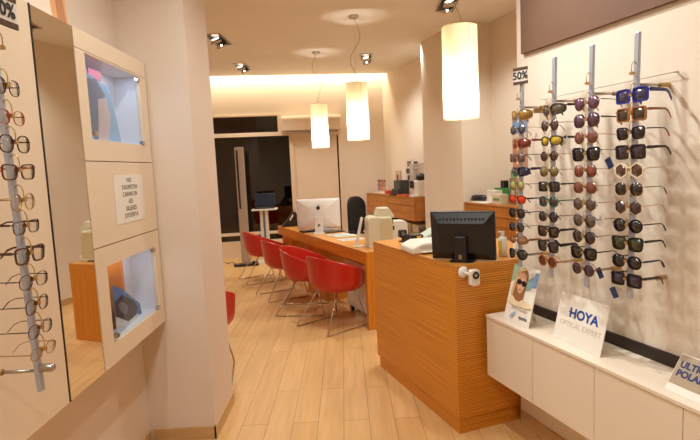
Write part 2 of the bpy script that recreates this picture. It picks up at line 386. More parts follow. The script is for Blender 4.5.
pendant(.140, 5.808, 'cream cylindrical pendant lamp hanging in the middle of the three')
pendant(.81, 3.62, 'large looking cream cylindrical pendant lamp hanging closest, in front of the column')

# ------------------------------------------------------------------ display rods and eyewear
def display_rod(label, x, y, rz, z0, z1, hooks, lean=0, arms=(1.80, 1.05), reach=.136):
    t = thing('eyewear_display_rod', label, 'display rod', (x, y, 0), rz, 'eyewear display rods')
    def P(z): return -lean*(z1-z)        # local +Y is out into the shop
    bm = BM(); vs = bx(bm, -.010, .010, -.007, .007, z0, z1)
    for v in vs: v.co.y -= P(v.co.z)
    obj('rod', bm, M_alu, t, .002)
    for za in arms:
        bm = BM(); tube(bm, [(0, -P(za)-.006, za), (0, -reach, za)], .0055, 8)
        a = obj('wall_arm', bm, M_steel, t, smooth=True)
        bm = BM(); tube(bm, [(0, -reach+.045, za), (0, -reach, za)], .0095, 10); obj('arm_socket', bm, M_brass, a)
    for zh in hooks:
        y0 = -P(zh)
        bm = BM()
        tube(bm, [(0, y0+.006, zh+.012)]+[(0, y0+.004+.010+.012*math.cos(a)*1.1, zh+.018+.026*math.sin(a)) for a in [PI*.86-PI*.86*k/9 for k in range(10)]]+[(0, y0+.026, zh+.004)], .0017, 6)
        bx(bm, -.0065, .0065, y0+.014, y0+.030, zh-.004, zh+.006)
        obj('nose_hook', bm, M_brass, t, smooth=False)
    return t

def outline(shape, w, h, n=28):
    """half sizes; +x is the outer side"""
    out = []
    for k in range(n):
        a = 2*PI*k/n; c, s = math.cos(a), math.sin(a)
        e = {'round': 2, 'oval': 2.2, 'square': 5.5, 'wayfarer': 3.6, 'aviator': 2.3, 'hex': 2, 'cat': 3, 'soft': 2.45, 'shield': 3.0}[shape]
        if shape == 'hex':
            kk = PI/3; aa = ((a+kk/2) % kk)-kk/2; r = math.cos(kk/2)/math.cos(aa)*1.06; x, z = r*c, r*s
        else:
            x = abs(c)**(2/e)*(1 if c >= 0 else -1); z = abs(s)**(2/e)*(1 if s >= 0 else -1)
        if shape == 'wayfarer': x *= 1+.10*z; z += .06*x*(z > 0)
        if shape == 'aviator': x = x*(1+.06*z)-.0; z = z*(1.0+.12*(x if z < 0 else 0)); x *= 1 if z > 0 else 1-.16*z*z
        if shape == 'cat': z += .18*max(0, x)*(z > -.2); x *= 1+.06*z
        if shape == 'shield': z *= 1-.18*max(0, x)
        out.append((x*w, z*h))
    return out
_cache = {}
def paint(rgb, rough=.25, metal=0):
    k = (tuple(rgb), rough, metal)
    if k not in _cache: _cache[k] = mat('frame_%s_%d_%s' % ('_'.join(map(str, rgb)), metal*10, rough), rgb, rough, metal, vary=.06, scale=60)
    return _cache[k]
def tinted(rgb):
    k = ('t', tuple(rgb))
    if k not in _cache:
        _cache[k] = mat('tinted_lens_%d_%d_%d' % tuple(rgb), rgb, .08, 0, vary=.05, scale=8, coat=.5)
    return _cache[k]
def eyewear(kind, label, group, loc, rz, shape, lw, lh, rim, rt, lens, temple, tt, gap=.017, wrap=.25, tlen=.132, tilt=0, tempcol2=None, metal=0, drop=.034):
    t = thing(kind, label, 'sunglasses' if kind == 'sunglasses' else 'glasses', loc, rz, group)
    t.rotation_euler = (tilt, 0, rz)
    w, h = lw/2, lh/2; cx = gap/2+w+rt*.6
    def bend(x, y=0): return y-wrap*x*x*1.2
    rm = paint(rim, .25, metal)
    bm = BM(); dp = max(.0012, rt*.55); O = outline(shape, w, h); n = len(O)
    for sgn in (1, -1):
        def P(x, z, y): X = sgn*(cx+x); return bm.verts.new((X, bend(X, y), z))
        ko, kz = (w+rt)/w, (h+rt)/h
        rr = [[P(x, z, dp), P(x*ko, z*kz, dp), P(x*ko, z*kz, -dp), P(x, z, -dp)] for x, z in O]
        for k in range(n):
            A, B = rr[k], rr[(k+1) % n]
            for j in range(4): bm.faces.new((A[j], A[(j+1) % 4], B[(j+1) % 4], B[j]))
        # end piece carrying the hinge
        xe = cx+w; ze = h*(.62 if shape in ('square', 'wayfarer', 'cat', 'shield') else .35)
        tube(bm, [(sgn*(xe-.002), bend(xe-.002), ze), (sgn*(xe+rt+.003), bend(xe, -.001), ze), (sgn*(xe+rt+.004), bend(xe, -.007), ze)], max(rt*.7, .0014), 6)
    zb = h*.42
    br = max(rt*.7, .0013)
    tube(bm, [(-gap/2-rt*.5, 0, zb-.003), (-gap/4, .0015, zb+.002), (gap/4, .0015, zb+.002), (gap/2+rt*.5, 0, zb-.003)], br, 6)
    if shape == 'aviator': tube(bm, [(-gap/2-.006, -.0005, h*.86), (gap/2+.006, -.0005, h*.86)], .001, 6)
    obj('frame', bm, rm, t, smooth=False)
    lm = G_lens if lens is None else tinted(lens)
    for sgn in (1, -1):
        bm = BM(); A = []; B = []
        for x, z in O:
            X = sgn*(cx+x*1.01); A.append(bm.verts.new((X, bend(X, .0006), z*1.01))); B.append(bm.verts.new((X, bend(X, -.0006), z*1.01)))
        c1 = bm.verts.new((sgn*cx, bend(cx, .0022), 0)); c2 = bm.verts.new((sgn*cx, bend(cx, .001), 0))
        for k in range(n):
            bm.faces.new((A[k], A[(k+1) % n], c1)); bm.faces.new((B[(k+1) % n], B[k], c2)); bm.faces.new((A[k], B[k], B[(k+1) % n], A[(k+1) % n]))
        obj('lens', bm, lm, t, smooth=True)
    tm = paint(temple, .3, metal)
    xe = cx+w+rt+.004; ze = h*(.62 if shape in ('square', 'wayfarer', 'cat', 'shield') else .35); ye = bend(cx+w, -.006)
    for sgn in (1, -1):
        bm = BM()
        pts = [(sgn*xe, ye, ze), (sgn*(xe+.001), ye-.04, ze-.001), (sgn*(xe-.002), -tlen*.72, ze-.003), (sgn*(xe-.006), -tlen*.86, ze-.003-drop*.25), (sgn*(xe-.010), -tlen, ze-drop)]
        rs = [tt, tt*.85, tt*.7, tt*.85, tt*.8]
        # flattened section: thin across, tall upright
        rings = []
        for (px, py, pz), q in zip(pts, rs):
            a = max(.0011, q*.35); rings.append([bm.verts.new((px+dx*a, py, pz+dz*q)) for dx, dz in ((-1, -1), (1, -1), (1, 1), (-1, 1))])
        for A, B in zip(rings, rings[1:]):
            for j in range(4): bm.faces.new((A[j], A[(j+1) % 4], B[(j+1) % 4], B[j]))
        bm.faces.new(rings[0][::-1]); bm.faces.new(rings[-1])
        tp = obj('temple', bm, tm, t)
        if tempcol2:
            bm = BM(); (ax, ay, az), (bx_, by, bz) = pts[3], pts[4]
            tube(bm, [(ax, ay, az), (bx_, by, bz)], tt*1.05, 6); obj('temple_tip', bm, paint(tempcol2, .4), tp)
    return t

BK, BR_, GD = (26, 24, 26), (92, 52, 32), (190, 150, 92)
PUR, GRY, BRN, GRN, DK = (84, 58, 66), (72, 62, 56), (112, 66, 50), (52, 52, 38), (40, 36, 38)
# (description, shape, lens w, lens h, rim colour, rim thickness, lens colour, temple colour, temple half height)
col4 = [('cobalt blue chunky square sunglasses with thick blue temples', 'square', .050, .042, (34, 48, 140), .0055, (70, 62, 92), (34, 44, 120), .0075, None, .3, 0),
 ('amber brown square sunglasses with dark lenses and thick amber temples', 'square', .048, .042, (160, 100, 50), .005, (70, 60, 46), (150, 92, 46), .005, None, .3, 0),
 ('black pilot sunglasses with slim temples tipped in red', 'wayfarer', .050, .043, (50, 44, 40), .002, DK, BK, .0025, (200, 60, 40), .2, 0),
 ('dark tortoise flat top square sunglasses with thick temples', 'square', .051, .044, (48, 32, 26), .005, (60, 48, 56), (48, 32, 26), .006, None, .3, 0),
 ('six sided sunglasses with thick ivory white rims', 'hex', .050, .047, (228, 212, 180), .005, (84, 58, 50), (214, 184, 140), .002, None, .15, 0),
 ('gold wire sunglasses with black softly squared lenses and black temple tips', 'soft', .050, .047, GD, .0012, DK, (120, 92, 60), .0018, BK, .15, 1),
 ('gold wire six sided sunglasses with dark lenses and pale temples', 'hex', .049, .047, GD, .0012, (66, 50, 56), (200, 160, 110), .0016, None, .15, 1),
 ('black rounded sunglasses with thin shiny black temples', 'round', .050, .046, BK, .003, DK, (40, 34, 32), .0025, BK, .2, 0),
 ('large black squared sunglasses with green lenses and broad black temples', 'wayfarer', .052, .046, BK, .004, (56, 58, 36), BK, .005, None, .25, 0),
 ('black rounded sunglasses with blue inlay on the temples', 'soft', .049, .043, (40, 36, 34), .0035, DK, (40, 54, 96), .004, (60, 44, 34), .2, 0),
 ('black square sunglasses with heavy black temples and a red lens mark', 'square', .048, .042, BK, .005, (58, 50, 62), BK, .005, None, .3, 0)]
col3 = [('rimless aviator sunglasses with purple lenses', 'aviator', .054, .052, GD, .0008, (96, 66, 84), (90, 70, 60), .002, BK, .15, 1),
 ('large round purple lens sunglasses with dark glossy temples', 'soft', .054, .052, (60, 44, 48), .002, (86, 58, 70), (34, 28, 34), .0035, (150, 100, 70), .15, 0),
 ('round brown lens sunglasses with thin gold temples', 'round', .050, .050, GD, .001, (116, 72, 66), (180, 140, 90), .0016, (120, 76, 60), .15, 1),
 ('oversized black lens butterfly sunglasses with thin gold temples', 'wayfarer', .056, .050, BK, .003, DK, (150, 120, 80), .0016, None, .2, 0),
 ('rimless squared sunglasses with copper brown lenses', 'soft', .047, .048, BRN, .0008, (126, 70, 56), GD, .0014, None, .15, 1),
 ('rimless rounded sunglasses with reddish brown lenses and tan tips', 'soft', .052, .046, GD, .001, (114, 66, 54), GD, .0016, (190, 130, 70), .15, 1),
 ('gold wire hexagonal sunglasses with grey brown lenses', 'hex', .052, .050, GD, .0014, (88, 74, 66), GD, .0016, BK, .15, 1),
 ('rounded sunglasses with taupe lenses and a white paper tag tied on', 'round', .052, .049, (96, 84, 74), .0016, (90, 78, 72), (140, 112, 80), .0018, BK, .15, 1),
 ('gold edged rounded sunglasses with near black lenses', 'round', .052, .049, (120, 92, 60), .0014, (54, 48, 46), (150, 120, 84), .0018, BK, .15, 1),
 ('black club master sunglasses with pointed upper corners', 'cat', .054, .044, BK, .004, (48, 42, 40), (50, 44, 42), .003, None, .2, 0),
 ('dark purple rounded lens sunglasses with a navy tag hanging', 'round', .050, .046, (120, 84, 60), .001, (66, 46, 58), (160, 120, 84), .0016, None, .15, 1)]
col2 = [('dark tortoise wraparound sunglasses with grey green lenses', 'shield', .060, .040, (52, 38, 32), .004, (96, 84, 70), (40, 30, 28), .006, None, 1.0, 0),
 ('small round brown lens sunglasses with thin wire temples', 'round', .045, .045, (80, 64, 52), .0016, (80, 64, 56), (90, 70, 52), .0014, BK, .2, 1),
 ('sporty black sunglasses with mirrored yellow lenses', 'shield', .052, .036, (30, 34, 48), .004, (190, 160, 50), (30, 32, 44), .006, None, .7, 0),
 ('small round sunglasses with dark brown lenses and gold temples', 'round', .045, .042, (140, 110, 70), .0014, (70, 50, 42), GD, .0014, None, .15, 1),
 ('round sunglasses with olive yellow lenses and black temple tips', 'round', .047, .045, (130, 110, 70), .0014, (122, 106, 70), (150, 124, 84), .0014, BK, .15, 1),
 ('black flat topped square sunglasses with long black temples', 'square', .052, .040, (34, 30, 30), .003, (52, 46, 44), (40, 36, 36), .004, None, .25, 0),
 ('sunglasses with translucent green rims and green temples', 'soft', .044, .040, (52, 104, 84), .004, (70, 56, 54), (52, 104, 84), .0028, None, .2, 0),
 ('black rounded lens sunglasses with shiny metal temples', 'round', .047, .043, (44, 38, 36), .002, (52, 44, 44), (120, 100, 80), .002, BK, .15, 0),
 ('dark brown wayfarer sunglasses with broad dark temples', 'wayfarer', .050, .042, (48, 34, 28), .004, (62, 46, 42), (36, 28, 26), .006, None, .25, 0),
 ('big black squared sunglasses with very broad black temples', 'wayfarer', .054, .044, (40, 34, 32), .003, (56, 50, 46), (30, 26, 26), .0075, None, .3, 0),
 ('round sunglasses with orange tortoise rims and pale temples', 'round', .042, .042, (160, 86, 44), .005, (80, 46, 40), (214, 170, 120), .0025, None, .2, 0)]
col1 = [('amber yellow wraparound shield sunglasses', 'shield', .060, .046, (150, 116, 60), .003, (150, 112, 56), (150, 112, 60), .012, None, 1.1, 0),
 ('tiny round sunglasses with blue grey lenses', 'round', .042, .040, (60, 60, 66), .0016, (82, 84, 92), (190, 160, 120), .0014, BK, .15, 1),
 ('rust red wraparound shield sunglasses', 'shield', .056, .040, (128, 54, 36), .003, (120, 50, 34), (150, 72, 48), .006, None, 1.1, 0),
 ('squared rimless sunglasses with brown grey lenses', 'square', .046, .040, (80, 62, 54), .001, (104, 82, 76), (70, 58, 54), .002, BK, .2, 0),
 ('navy blue wraparound sunglasses with broad purple temples', 'shield', .056, .038, (36, 36, 70), .004, (48, 48, 70), (64, 44, 92), .007, None, 1.0, 0),
 ('round sunglasses with pale yellow green lenses', 'round', .046, .043, (140, 130, 80), .0014, (160, 158, 92), (90, 72, 60), .0014, BK, .15, 1),
 ('sunglasses with bright orange and red mirrored lenses', 'soft', .048, .036, (120, 30, 20), .003, (214, 60, 26), (34, 26, 26), .004, None, .5, 0),
 ('black rounded sunglasses with slim black temples', 'round', .049, .042, BK, .003, (40, 38, 40), BK, .0028, None, .2, 0),
 ('rimless round sunglasses with charcoal lenses', 'round', .046, .044, (60, 60, 64), .001, (58, 60, 66), (140, 116, 90), .0018, BK, .15, 1),
 ('brown translucent slim sunglasses with wide amber temples', 'shield', .052, .028, (140, 88, 52), .003, (150, 110, 76), (150, 92, 56), .006, None, .8, 0),
 ('wide black sunglasses with dark green lenses', 'aviator', .054, .046, BK, .003, (44, 54, 44), (60, 50, 44), .002, BK, .6, 0)]
rodnames = {4: 'fourth rod', 3: 'third rod', 2: 'second rod', 1: 'first rod'}
ordn = ['top', 'second', 'third', 'fourth', 'fifth', 'sixth', 'seventh', 'eighth', 'ninth', 'tenth', 'lowest']
LEAN = .026
# rods: local +Y faces into the shop
RZ = PI/2+T_R
HK = [1.84]+[1.762-.0698*i for i in range(11)]
for k, r, z1, z0, lab in ((4, 1.504, 1.991, .985, 'fourth aluminium eyewear rod from the counter, holding the cobalt blue pair at its top'),
                     (3, 1.725, 1.996, .983, 'third aluminium eyewear rod from the counter, holding the purple aviators at its top'),
                     (2, 1.947, 1.995, .986, 'second aluminium eyewear rod from the counter, holding tortoise wraparounds at its top'),
                     (1, 2.180, 1.935, .99, 'first aluminium eyewear rod, under the small 50% sign beside the wood counter')):
    x, y = RF(1.654, r)
    display_rod(lab, x, y, RZ, z0, z1, HK, lean=LEAN, reach=.155)
for k, r, tab in ((4, 1.504, col4), (3, 1.725, col3), (2, 1.947, col2), (1, 2.180, col1)):
    for i, (desc, shape, lw, lh, rim, rt, lens, tc_, tt, tip, wr, me_) in enumerate(tab):
        z = 1.762-.0698*i
        d = 1.654-.024-LEAN*(1.99-z)
        x, y = RF(d, r)
        g = [.0, .03, -.02, .015, .02, -.01, .02, 0, .01, .02, .0][(i*3+k) % 11]
        o = eyewear('sunglasses', '%s, %s on %s' % (desc, ordn[i], rodnames[k]), 'sunglasses on the wall rods', (x, y, z-.002), RZ+.0+g*2,
                    shape, lw*1.04, lh*1.04, rim, rt, lens, tc_, tt, wrap=wr*4 if wr > .5 else wr*2, tempcol2=tip, metal=me_*.8, tilt=-.03+g, tlen=.128, gap=.016)
        if (k, i) in ((3, 10), (3, 3), (4, 10)):
            tx, tz, ta_ = {(3, 10): (-.052, .012, .5), (3, 3): (-.082, -.020, .5), (4, 10): (.088, -.052, .5)}[(k, i)]
            bm = BM(); tube(bm, [(.066*(1 if tx > 0 else -1), -.012, .012), (tx, -.03, tz)], .0006, 5); st = obj('tag_string', bm, M_blk, o)
            bm = BM(); bx(bm, -.014, .014, -.0005, .0005, -.045, 0, Matrix.Translation((tx, -.03, tz)) @ Matrix.Rotation(ta_, 4, 'Y')); obj('price_tag', bm, M_tag, o, label='navy blue hanging tag')
        if (k, i) in ((3, 7), (2, 2)):
            bm = BM(); bx(bm, -.013, .013, -.0005, .0005, -.03, .012, Matrix.Translation((-.066, -.03, .006)) @ Matrix.Rotation(-.6, 4, 'Y')); obj('price_tag', bm, M_paper, o, label='white paper tag')
# horizontal rail wires on the wall
for zz, r0, r1, lab in ((1.842, 1.45, 2.22, 'thin steel rail wire running across the tops of the sunglasses rods'),):
    x, y = RF(1.795, 0); bm = BM(); tube(bm, [(0, r0, zz), (0, r1, zz)], .0016, 6)
    for rr_ in (r0+.02, r1-.02): tube(bm, [(0, rr_, zz), (.019, rr_, zz)], .003, 6)
    tag(place(obj('rail_wire', bm, M_steel), (x, y, 0), T_R), lab, 'rail')
# left rod on the cream panel
XL = -.943; YL = 1.42
HL = [1.904, 1.804, 1.722, 1.650, 1.573, 1.490, 1.420, 1.342, 1.268, 1.198, 1.128, 1.064]
lrod = display_rod('aluminium eyewear rod with clear glasses on the cream panel by the mirror', XL, YL, -PI/2, .94, 2.0, HL, reach=.120, arms=(1.86, 1.0), lean=.028)
bm = BM(); lathe(bm, [(.011, 0), (.012, .004), (.012, .036), (.009, .04)], n=14); pg = obj('end_peg', bm, M_steel, lrod, smooth=True)
pg.matrix_local = Matrix.Translation((0, .034, 1.008)) @ Matrix.Rotation(-PI/2, 4, 'X')
left = [('black wire round glasses with clear lenses', 'soft', .046, .040, BK, .0012, BK, .0014, None, 1),
 ('clear glasses with a thin red upper rim', 'soft', .046, .036, (190, 70, 50), .0011, (120, 90, 70), .0014, None, 1),
 ('rounded glasses with thin burgundy black rims', 'soft', .047, .042, (58, 30, 36), .0022, (50, 34, 36), .002, None, 0),
 ('tortoise brown glasses with orange insides', 'wayfarer', .047, .036, (84, 50, 36), .0026, (190, 110, 50), .004, None, 0),
 ('round gold wire glasses', 'round', .046, .044, (196, 156, 90), .0010, (150, 116, 70), .0014, (120, 80, 50), 1),
 ('half rimmed glasses with a dark bar over pinkish lenses', 'wayfarer', .046, .032, (74, 54, 48), .0014, (74, 54, 48), .0028, (100, 78, 60), 1),
 ('tortoise square glasses with thick dark brown rims', 'wayfarer', .046, .038, (92, 60, 38), .0032, (80, 52, 34), .004, None, 0),
 ('thin dark wire glasses with soft square clear lenses', 'soft', .045, .038, (84, 64, 56), .0009, (60, 48, 50), .0014, None, 1),
 ('dark wire glasses whose temple has a thick black sleeve', 'soft', .046, .038, (80, 56, 46), .0011, (80, 60, 50), .0014, (20, 20, 20), 1),
 ('thin wire glasses with dark blue temples', 'soft', .045, .036, (90, 80, 90), .0009, (70, 58, 70), .0014, None, 1),
 ('pale gold rimless glasses with thin gold temples', 'oval', .045, .034, (196, 160, 104), .0008, (186, 150, 96), .0014, None, 1)]
for i, (desc, shape, lw, lh, rim, rt, tc_, tt, tip, me_) in enumerate(left):
    eyewear('eyeglasses', '%s, %s on mirror side rod' % (desc, ordn[i]), 'clear glasses on the panel rod', (XL+.024+.028*(2.0-HL[i+1]), YL, HL[i+1]-.004), -PI/2-.0-.05*((i*5) % 4-1.5),
            shape, lw*1.05, lh*1.05, rim, rt*1.15, None, tc_, tt, tempcol2=tip, metal=me_*.7, wrap=.3, tlen=.128, tilt=-.04)
# the price signs
def percent_sign(label, x, y, rz, z, wd, ht, full=True):
    t = thing('discount_sign', label, 'sign', (x, y, z), rz)
    box('plate', M_white, (-wd/2, wd/2, -.002, .002, 0, ht), t)
    for z0 in (0, ht*.82): box('brown_band', flat((86, 60, 44)), (-wd/2-.001, wd/2+.001, -.003, .0032, z0, z0+ht*.18), t)
    text('lettering', '50%', ht*.62, flat((40, 34, 34)), t, Matrix.Translation((0, .0035, ht*.5)) @ Matrix.Rotation(PI, 4, 'Z') @ Matrix.Rotation(PI/2, 4, 'X'), .0012*ht/.08, .95)
x, y = RF(1.640, 2.175); percent_sign('small white 50% sign topping the sunglasses rod beside the wood counter', x, y, RZ+.40, 1.912, .075, .082)
percent_sign('white 50% sign cut by the photo edge, topping the rod beside the mirror', -.890, 1.400, -PI/2-.05, 1.955, .10, .085)

# ------------------------------------------------------------------ left panels
A_ = T_A
def panel_thing(name, label, cat, b, m=M_lac):
    o = box(name, m, b, None, .0015); place(o, (0, 0, 0), A_); return tag(o, label, cat)
PZ0, PZ1 = .722, 2.152
panel_thing('wall_panel', 'cream lacquered wall panel carrying the rod of clear glasses', 'wall panel', (-1.198, -1.05, -.6, 1.823, PZ0, PZ1))
t = thing('wall_mirror', 'tall narrow mirror between the cream panels, reflecting floor and counter', 'mirror', (0, 0, 0), A_)
box('mirror_glass', M_mirror, (-1.06, -1.052, 1.836, 2.106, PZ0+.001, PZ1-.002), t)
box('backing', M_lac, (-1.198, -1.0601, 1.826, 2.106, PZ0, PZ1), t)
box('dark_edge', M_blk, (-1.06, -1.050, 1.828, 1.835, PZ0, PZ1), t)
t = thing('showcase_cabinet', 'cream wall cabinet with two lit glass showcase niches', 'display cabinet', (0, 0, 0), A_)
y0, y1 = 2.112, 2.846
zs = [PZ0, 1.246, 1.250, 1.614, 1.618, 2.070, 2.073, PZ1]
def niche(z0, z1, ya, yb, zl, zh, mside):
    # front board with opening
    bm = BM()
    bx(bm, -1.07, -1.05, y0, ya, z0, z1); bx(bm, -1.07, -1.05, yb, y1, z0, z1)
    if zl > z0: bx(bm, -1.07, -1.05, ya, yb, z0, zl)
    if zh < z1: bx(bm, -1.07, -1.05, ya, yb, zh, z1)
    obj('front_board', bm, M_lac, t)
    dd = -1.188
    bm = BM()
    bx(bm, dd, dd+.006, ya-.02, yb+.02, zl-.02, zh+.02)
    bx(bm, dd+.006, -1.071, ya-.02, ya, zl-.02, zh+.02); bx(bm, dd+.006, -1.071, yb, yb+.02, zl-.02, zh+.02)
    bx(bm, dd+.006, -1.071, ya, yb, zl-.02, zl); bx(bm, dd+.006, -1.071, ya, yb, zh, zh+.02)
    obj('niche_lining', bm, flat((226, 226, 234)), t)
    g = box('glass_door', G_clear, (-1.056, -1.052, ya+.004, yb-.004, zl+.004, zh-.004), t)
    for yy, zz in ((ya+.03, zl+.025), (yb-.018, zl+.012), (yb-.018, zh-.018)):
        bm = BM(); bx(bm, -1.062, -1.043, yy-.016, yy+.016, zz-.009, zz+.009); obj('hinge', bm, M_chr, g, .002)
niche(1.618, 2.070, 2.190, 2.755, 1.708, 2.064, None)
niche(PZ0, 1.246, 2.212, 2.775, .812, 1.160, None)
box('top_board', M_lac, (-1.198, -1.05, y0, y1, 2.073, PZ1), t, .001)
box('notice_board', M_lac, (-1.198, -1.05, y0, y1, 1.250, 1.614), t, .001)
light('showcase_led', 'AREA', (-1.110, 2.50, 2.062), .8, (.62, .80, 1), shape='RECTANGLE', size=.02, size_y=.36)
light('showcase_led', 'AREA', (-1.110, 2.50, 1.158), .55, (.84, .90, 1), shape='RECTANGLE', size=.02, size_y=.40)
# notice
t = thing('paper_notice', 'white printed Catalan notice taped between the two lit niches', 'notice', (-1.0715, 2.505, 1.325), -PI/2+A_)
t.rotation_euler = (0, 0, PI/2+A_)
box('sheet', M_paper, (-.168, .168, -.001, .0005, 0, .23), t)
for i, s in enumerate(("NO", "S'ADMETEN", "CANVIS EN", "LES", "ULLERES", "D'OFERTA")):
    text('lettering', s, .031, flat((78, 66, 62)), t, Matrix.Translation((0, -.0016, .203-.034*i)) @ Matrix.Rotation(PI/2, 4, 'X'), .0, 1.1)
# niche contents
def poster_face(t, pts_list, dy=.0006, base=.0):
    for i, (nm, rgb, pts) in enumerate(pts_list):
        bm = BM(); prism(bm, pts, -base-dy*(i+1)-.0004, -base-dy*i, 'y'); obj(nm, bm, flat(rgb), t)
t = thing('portrait_poster', 'bluish poster of a person in profile inside the upper niche', 'poster', (-1.125, 2.43, 1.7085), PI/2+A_+.12); t.scale = (1.3, 1, 1.12)
poster_face(t, [('sheet', (150, 188, 226), [(-.16, 0), (.17, 0), (.14, .10), (.07, .24), (-.16, .26)]), ('hair', (128, 134, 160), [(-.155, .06), (-.155, .235), (-.06, .25), (.02, .20), (-.02, .12), (-.07, .02), (-.12, .0)]),
               ('face', (214, 196, 200), [(-.06, .17), (.03, .19), (.045, .14), (.065, .115), (.05, .10), (.055, .075), (.03, .05), (.02, .005), (-.09, .005), (-.07, .09)])])
tag(place(box('pink_card', flat((214, 92, 110)), (-.08, .04, -.002, .002, 0, .34)), (-1.165, 2.47, 1.709), PI/2+A_), 'plain pink card standing behind the profile poster', 'card')
tag(place(box('orange_card', flat((206, 120, 40)), (-.10, .08, -.002, .002, 0, .33)), (-1.165, 2.48, .813), PI/2+A_), 'plain orange card standing at the back of the lower niche', 'card')
t = thing('sunglasses_picture', 'tilted blue picture of black sunglasses in the lower niche', 'picture', (-1.112, 2.42, .814), PI/2+A_+.1)
poster_face(t, [('sheet', (70, 128, 196), [(-.13, 0), (.26, 0), (.24, .06), (-.02, .20), (-.13, .24)]), ('snow', (214, 222, 232), [(-.13, 0), (.24, 0), (.1, .04), (-.13, .09)]),
               ('dark_frame', (34, 30, 44), [(-.12, .16), (-.02, .17), (.14, .10), (.20, .05), (.16, .02), (.04, .02), (-.05, .06), (-.12, .09)]), ('lens', (110, 108, 130), [(-.09, .14), (-.03, .14), (.05, .095), (.02, .06), (-.05, .09)])])
# poster standing above the mirror
t = thing('photo_board', 'peach toned picture board standing on top of the mirror and panel', 'picture', (-1.10, 1.97, PZ1+.001), PI/2+A_)
poster_face(t, [('board', (222, 168, 122), [(-.40, 0), (.165, 0), (.12, .45), (-.40, .45)]), ('pale_streak', (240, 222, 204), [(-.10, .01), (.05, .01), (-.02, .40), (-.14, .40)]), ('grey_wedge', (176, 168, 178), [(-.04, .44), (.02, .44), (.045, .14)]),
               ('brown_streak', (190, 132, 90), [(.09, .005), (.15, .005), (.07, .44), (.05, .44)]), ('white_fringe', (236, 222, 208), [(-.32, .0), (-.06, .0), (-.10, .03), (-.2, .045), (-.32, .07)])])

# ------------------------------------------------------------------ white wall cabinets
edges = [2.408, 2.020, 1.625, 1.230, .835, .44, .045]
cn = ['wall hung white cabinet unit at the wood counter end, under the portrait card', 'wall hung white cabinet unit below the white optical expert board',
      'wall hung white cabinet unit between the optical expert board and the grey lettered card', 'wall hung white cabinet unit below the grey lettered card']
for i in range(4):
    r1, r0 = edges[i], edges[i+1]
    t = thing('wall_cabinet', cn[i], 'cabinet', (0, 0, 0), T_R, 'white wall hung cabinet units')
    box('carcass', M_cab, (1.592, D_NEAR-.001, r0+.0005, r1-.0005, .341, .674), t)
    box('door', M_cab, (1.572, 1.590, r0+.0015, r1-.0015, .341, .672), t, .0012)
o = box('cabinet_top', M_cab, (1.568, D_NEAR-.001, edges[4], 2.410, .6745, .6905), None, .0015); place(o, (0, 0, 0), T_R)
tag(o, 'long white top board lying on the wall hung cabinets', 'shelf top')

# cards on it: local X along the card to the photo's right (towards the shop front), local -Y the printed face
CZ = .691
RC = T_R-PI/2+.0
def lean_card(name, label, cat, d, r, wd, ht, lean, yaw=0, m=M_paper):
    x, y = RF(d, r)
    t = thing(name, label, cat, (x, y, CZ), RC+yaw); t.rotation_euler = (-lean, 0, RC+yaw); t.rotation_mode = 'XYZ'
    box('board', m, (0, wd, 0, .004, .0008, ht), t)
    th = lean
    bm = BM(); M = Matrix.Rotation(lean, 4, 'X')
    vs = bx(bm, wd*.42, wd*.58, .0, .003, 0, ht*.55)
    for v in vs:
        u = v.co.z/(ht*.55)
        yb, zb = ht*.55*math.cos(0)*0, 0
        top = Vector((0, .005, ht*.55)); foot = Vector((0, ht*.5*math.sin(lean)+.075*ht/.2, -0)); 
        foot = Vector((0, .075*ht/.2, math.tan(lean)*.075*ht/.2*1.0+.003))
        base = foot.lerp(top, u); v.co = Vector((v.co.x, base.y+v.co.y, base.z))
    obj('easel_leg', bm, M_paper, t)
    return t
def T2(x, z, y=-.0004): return Matrix.Translation((x, y, z)) @ Matrix.Rotation(PI/2, 4, 'X')
t = lean_card('brand_board', 'white board reading HOYA optical expert, leaning on the cabinet top', 'sign', 1.645, 1.958, .298, .222, .24, -.03)
text('lettering', 'HOYA', .060, flat((28, 72, 150)), t, T2(.165, .138), .0022, 1.05, 'CENTER')
text('lettering', 'OPTICAL EXPERT', .034, flat((196, 182, 170)), t, T2(.155, .085), .0, .98, 'CENTER')
bm = BM(); bx(bm, .072, .120, -.0006, -.0001, .140, .145); obj('logo_bar', bm, flat((28, 72, 150)), t)
t = lean_card('portrait_card', 'tall card with a blonde woman in black sunglasses, leaning beside wood counter', 'card', 1.617, 2.312, .212, .300, .26, -.02)
def ell(cx, cz, a, b, n=20, r0=0): return [(cx+a*math.cos(2*PI*k/n)*math.cos(r0)-b*math.sin(2*PI*k/n)*math.sin(r0), cz+a*math.cos(2*PI*k/n)*math.sin(r0)+b*math.sin(2*PI*k/n)*math.cos(r0)) for k in range(n)]
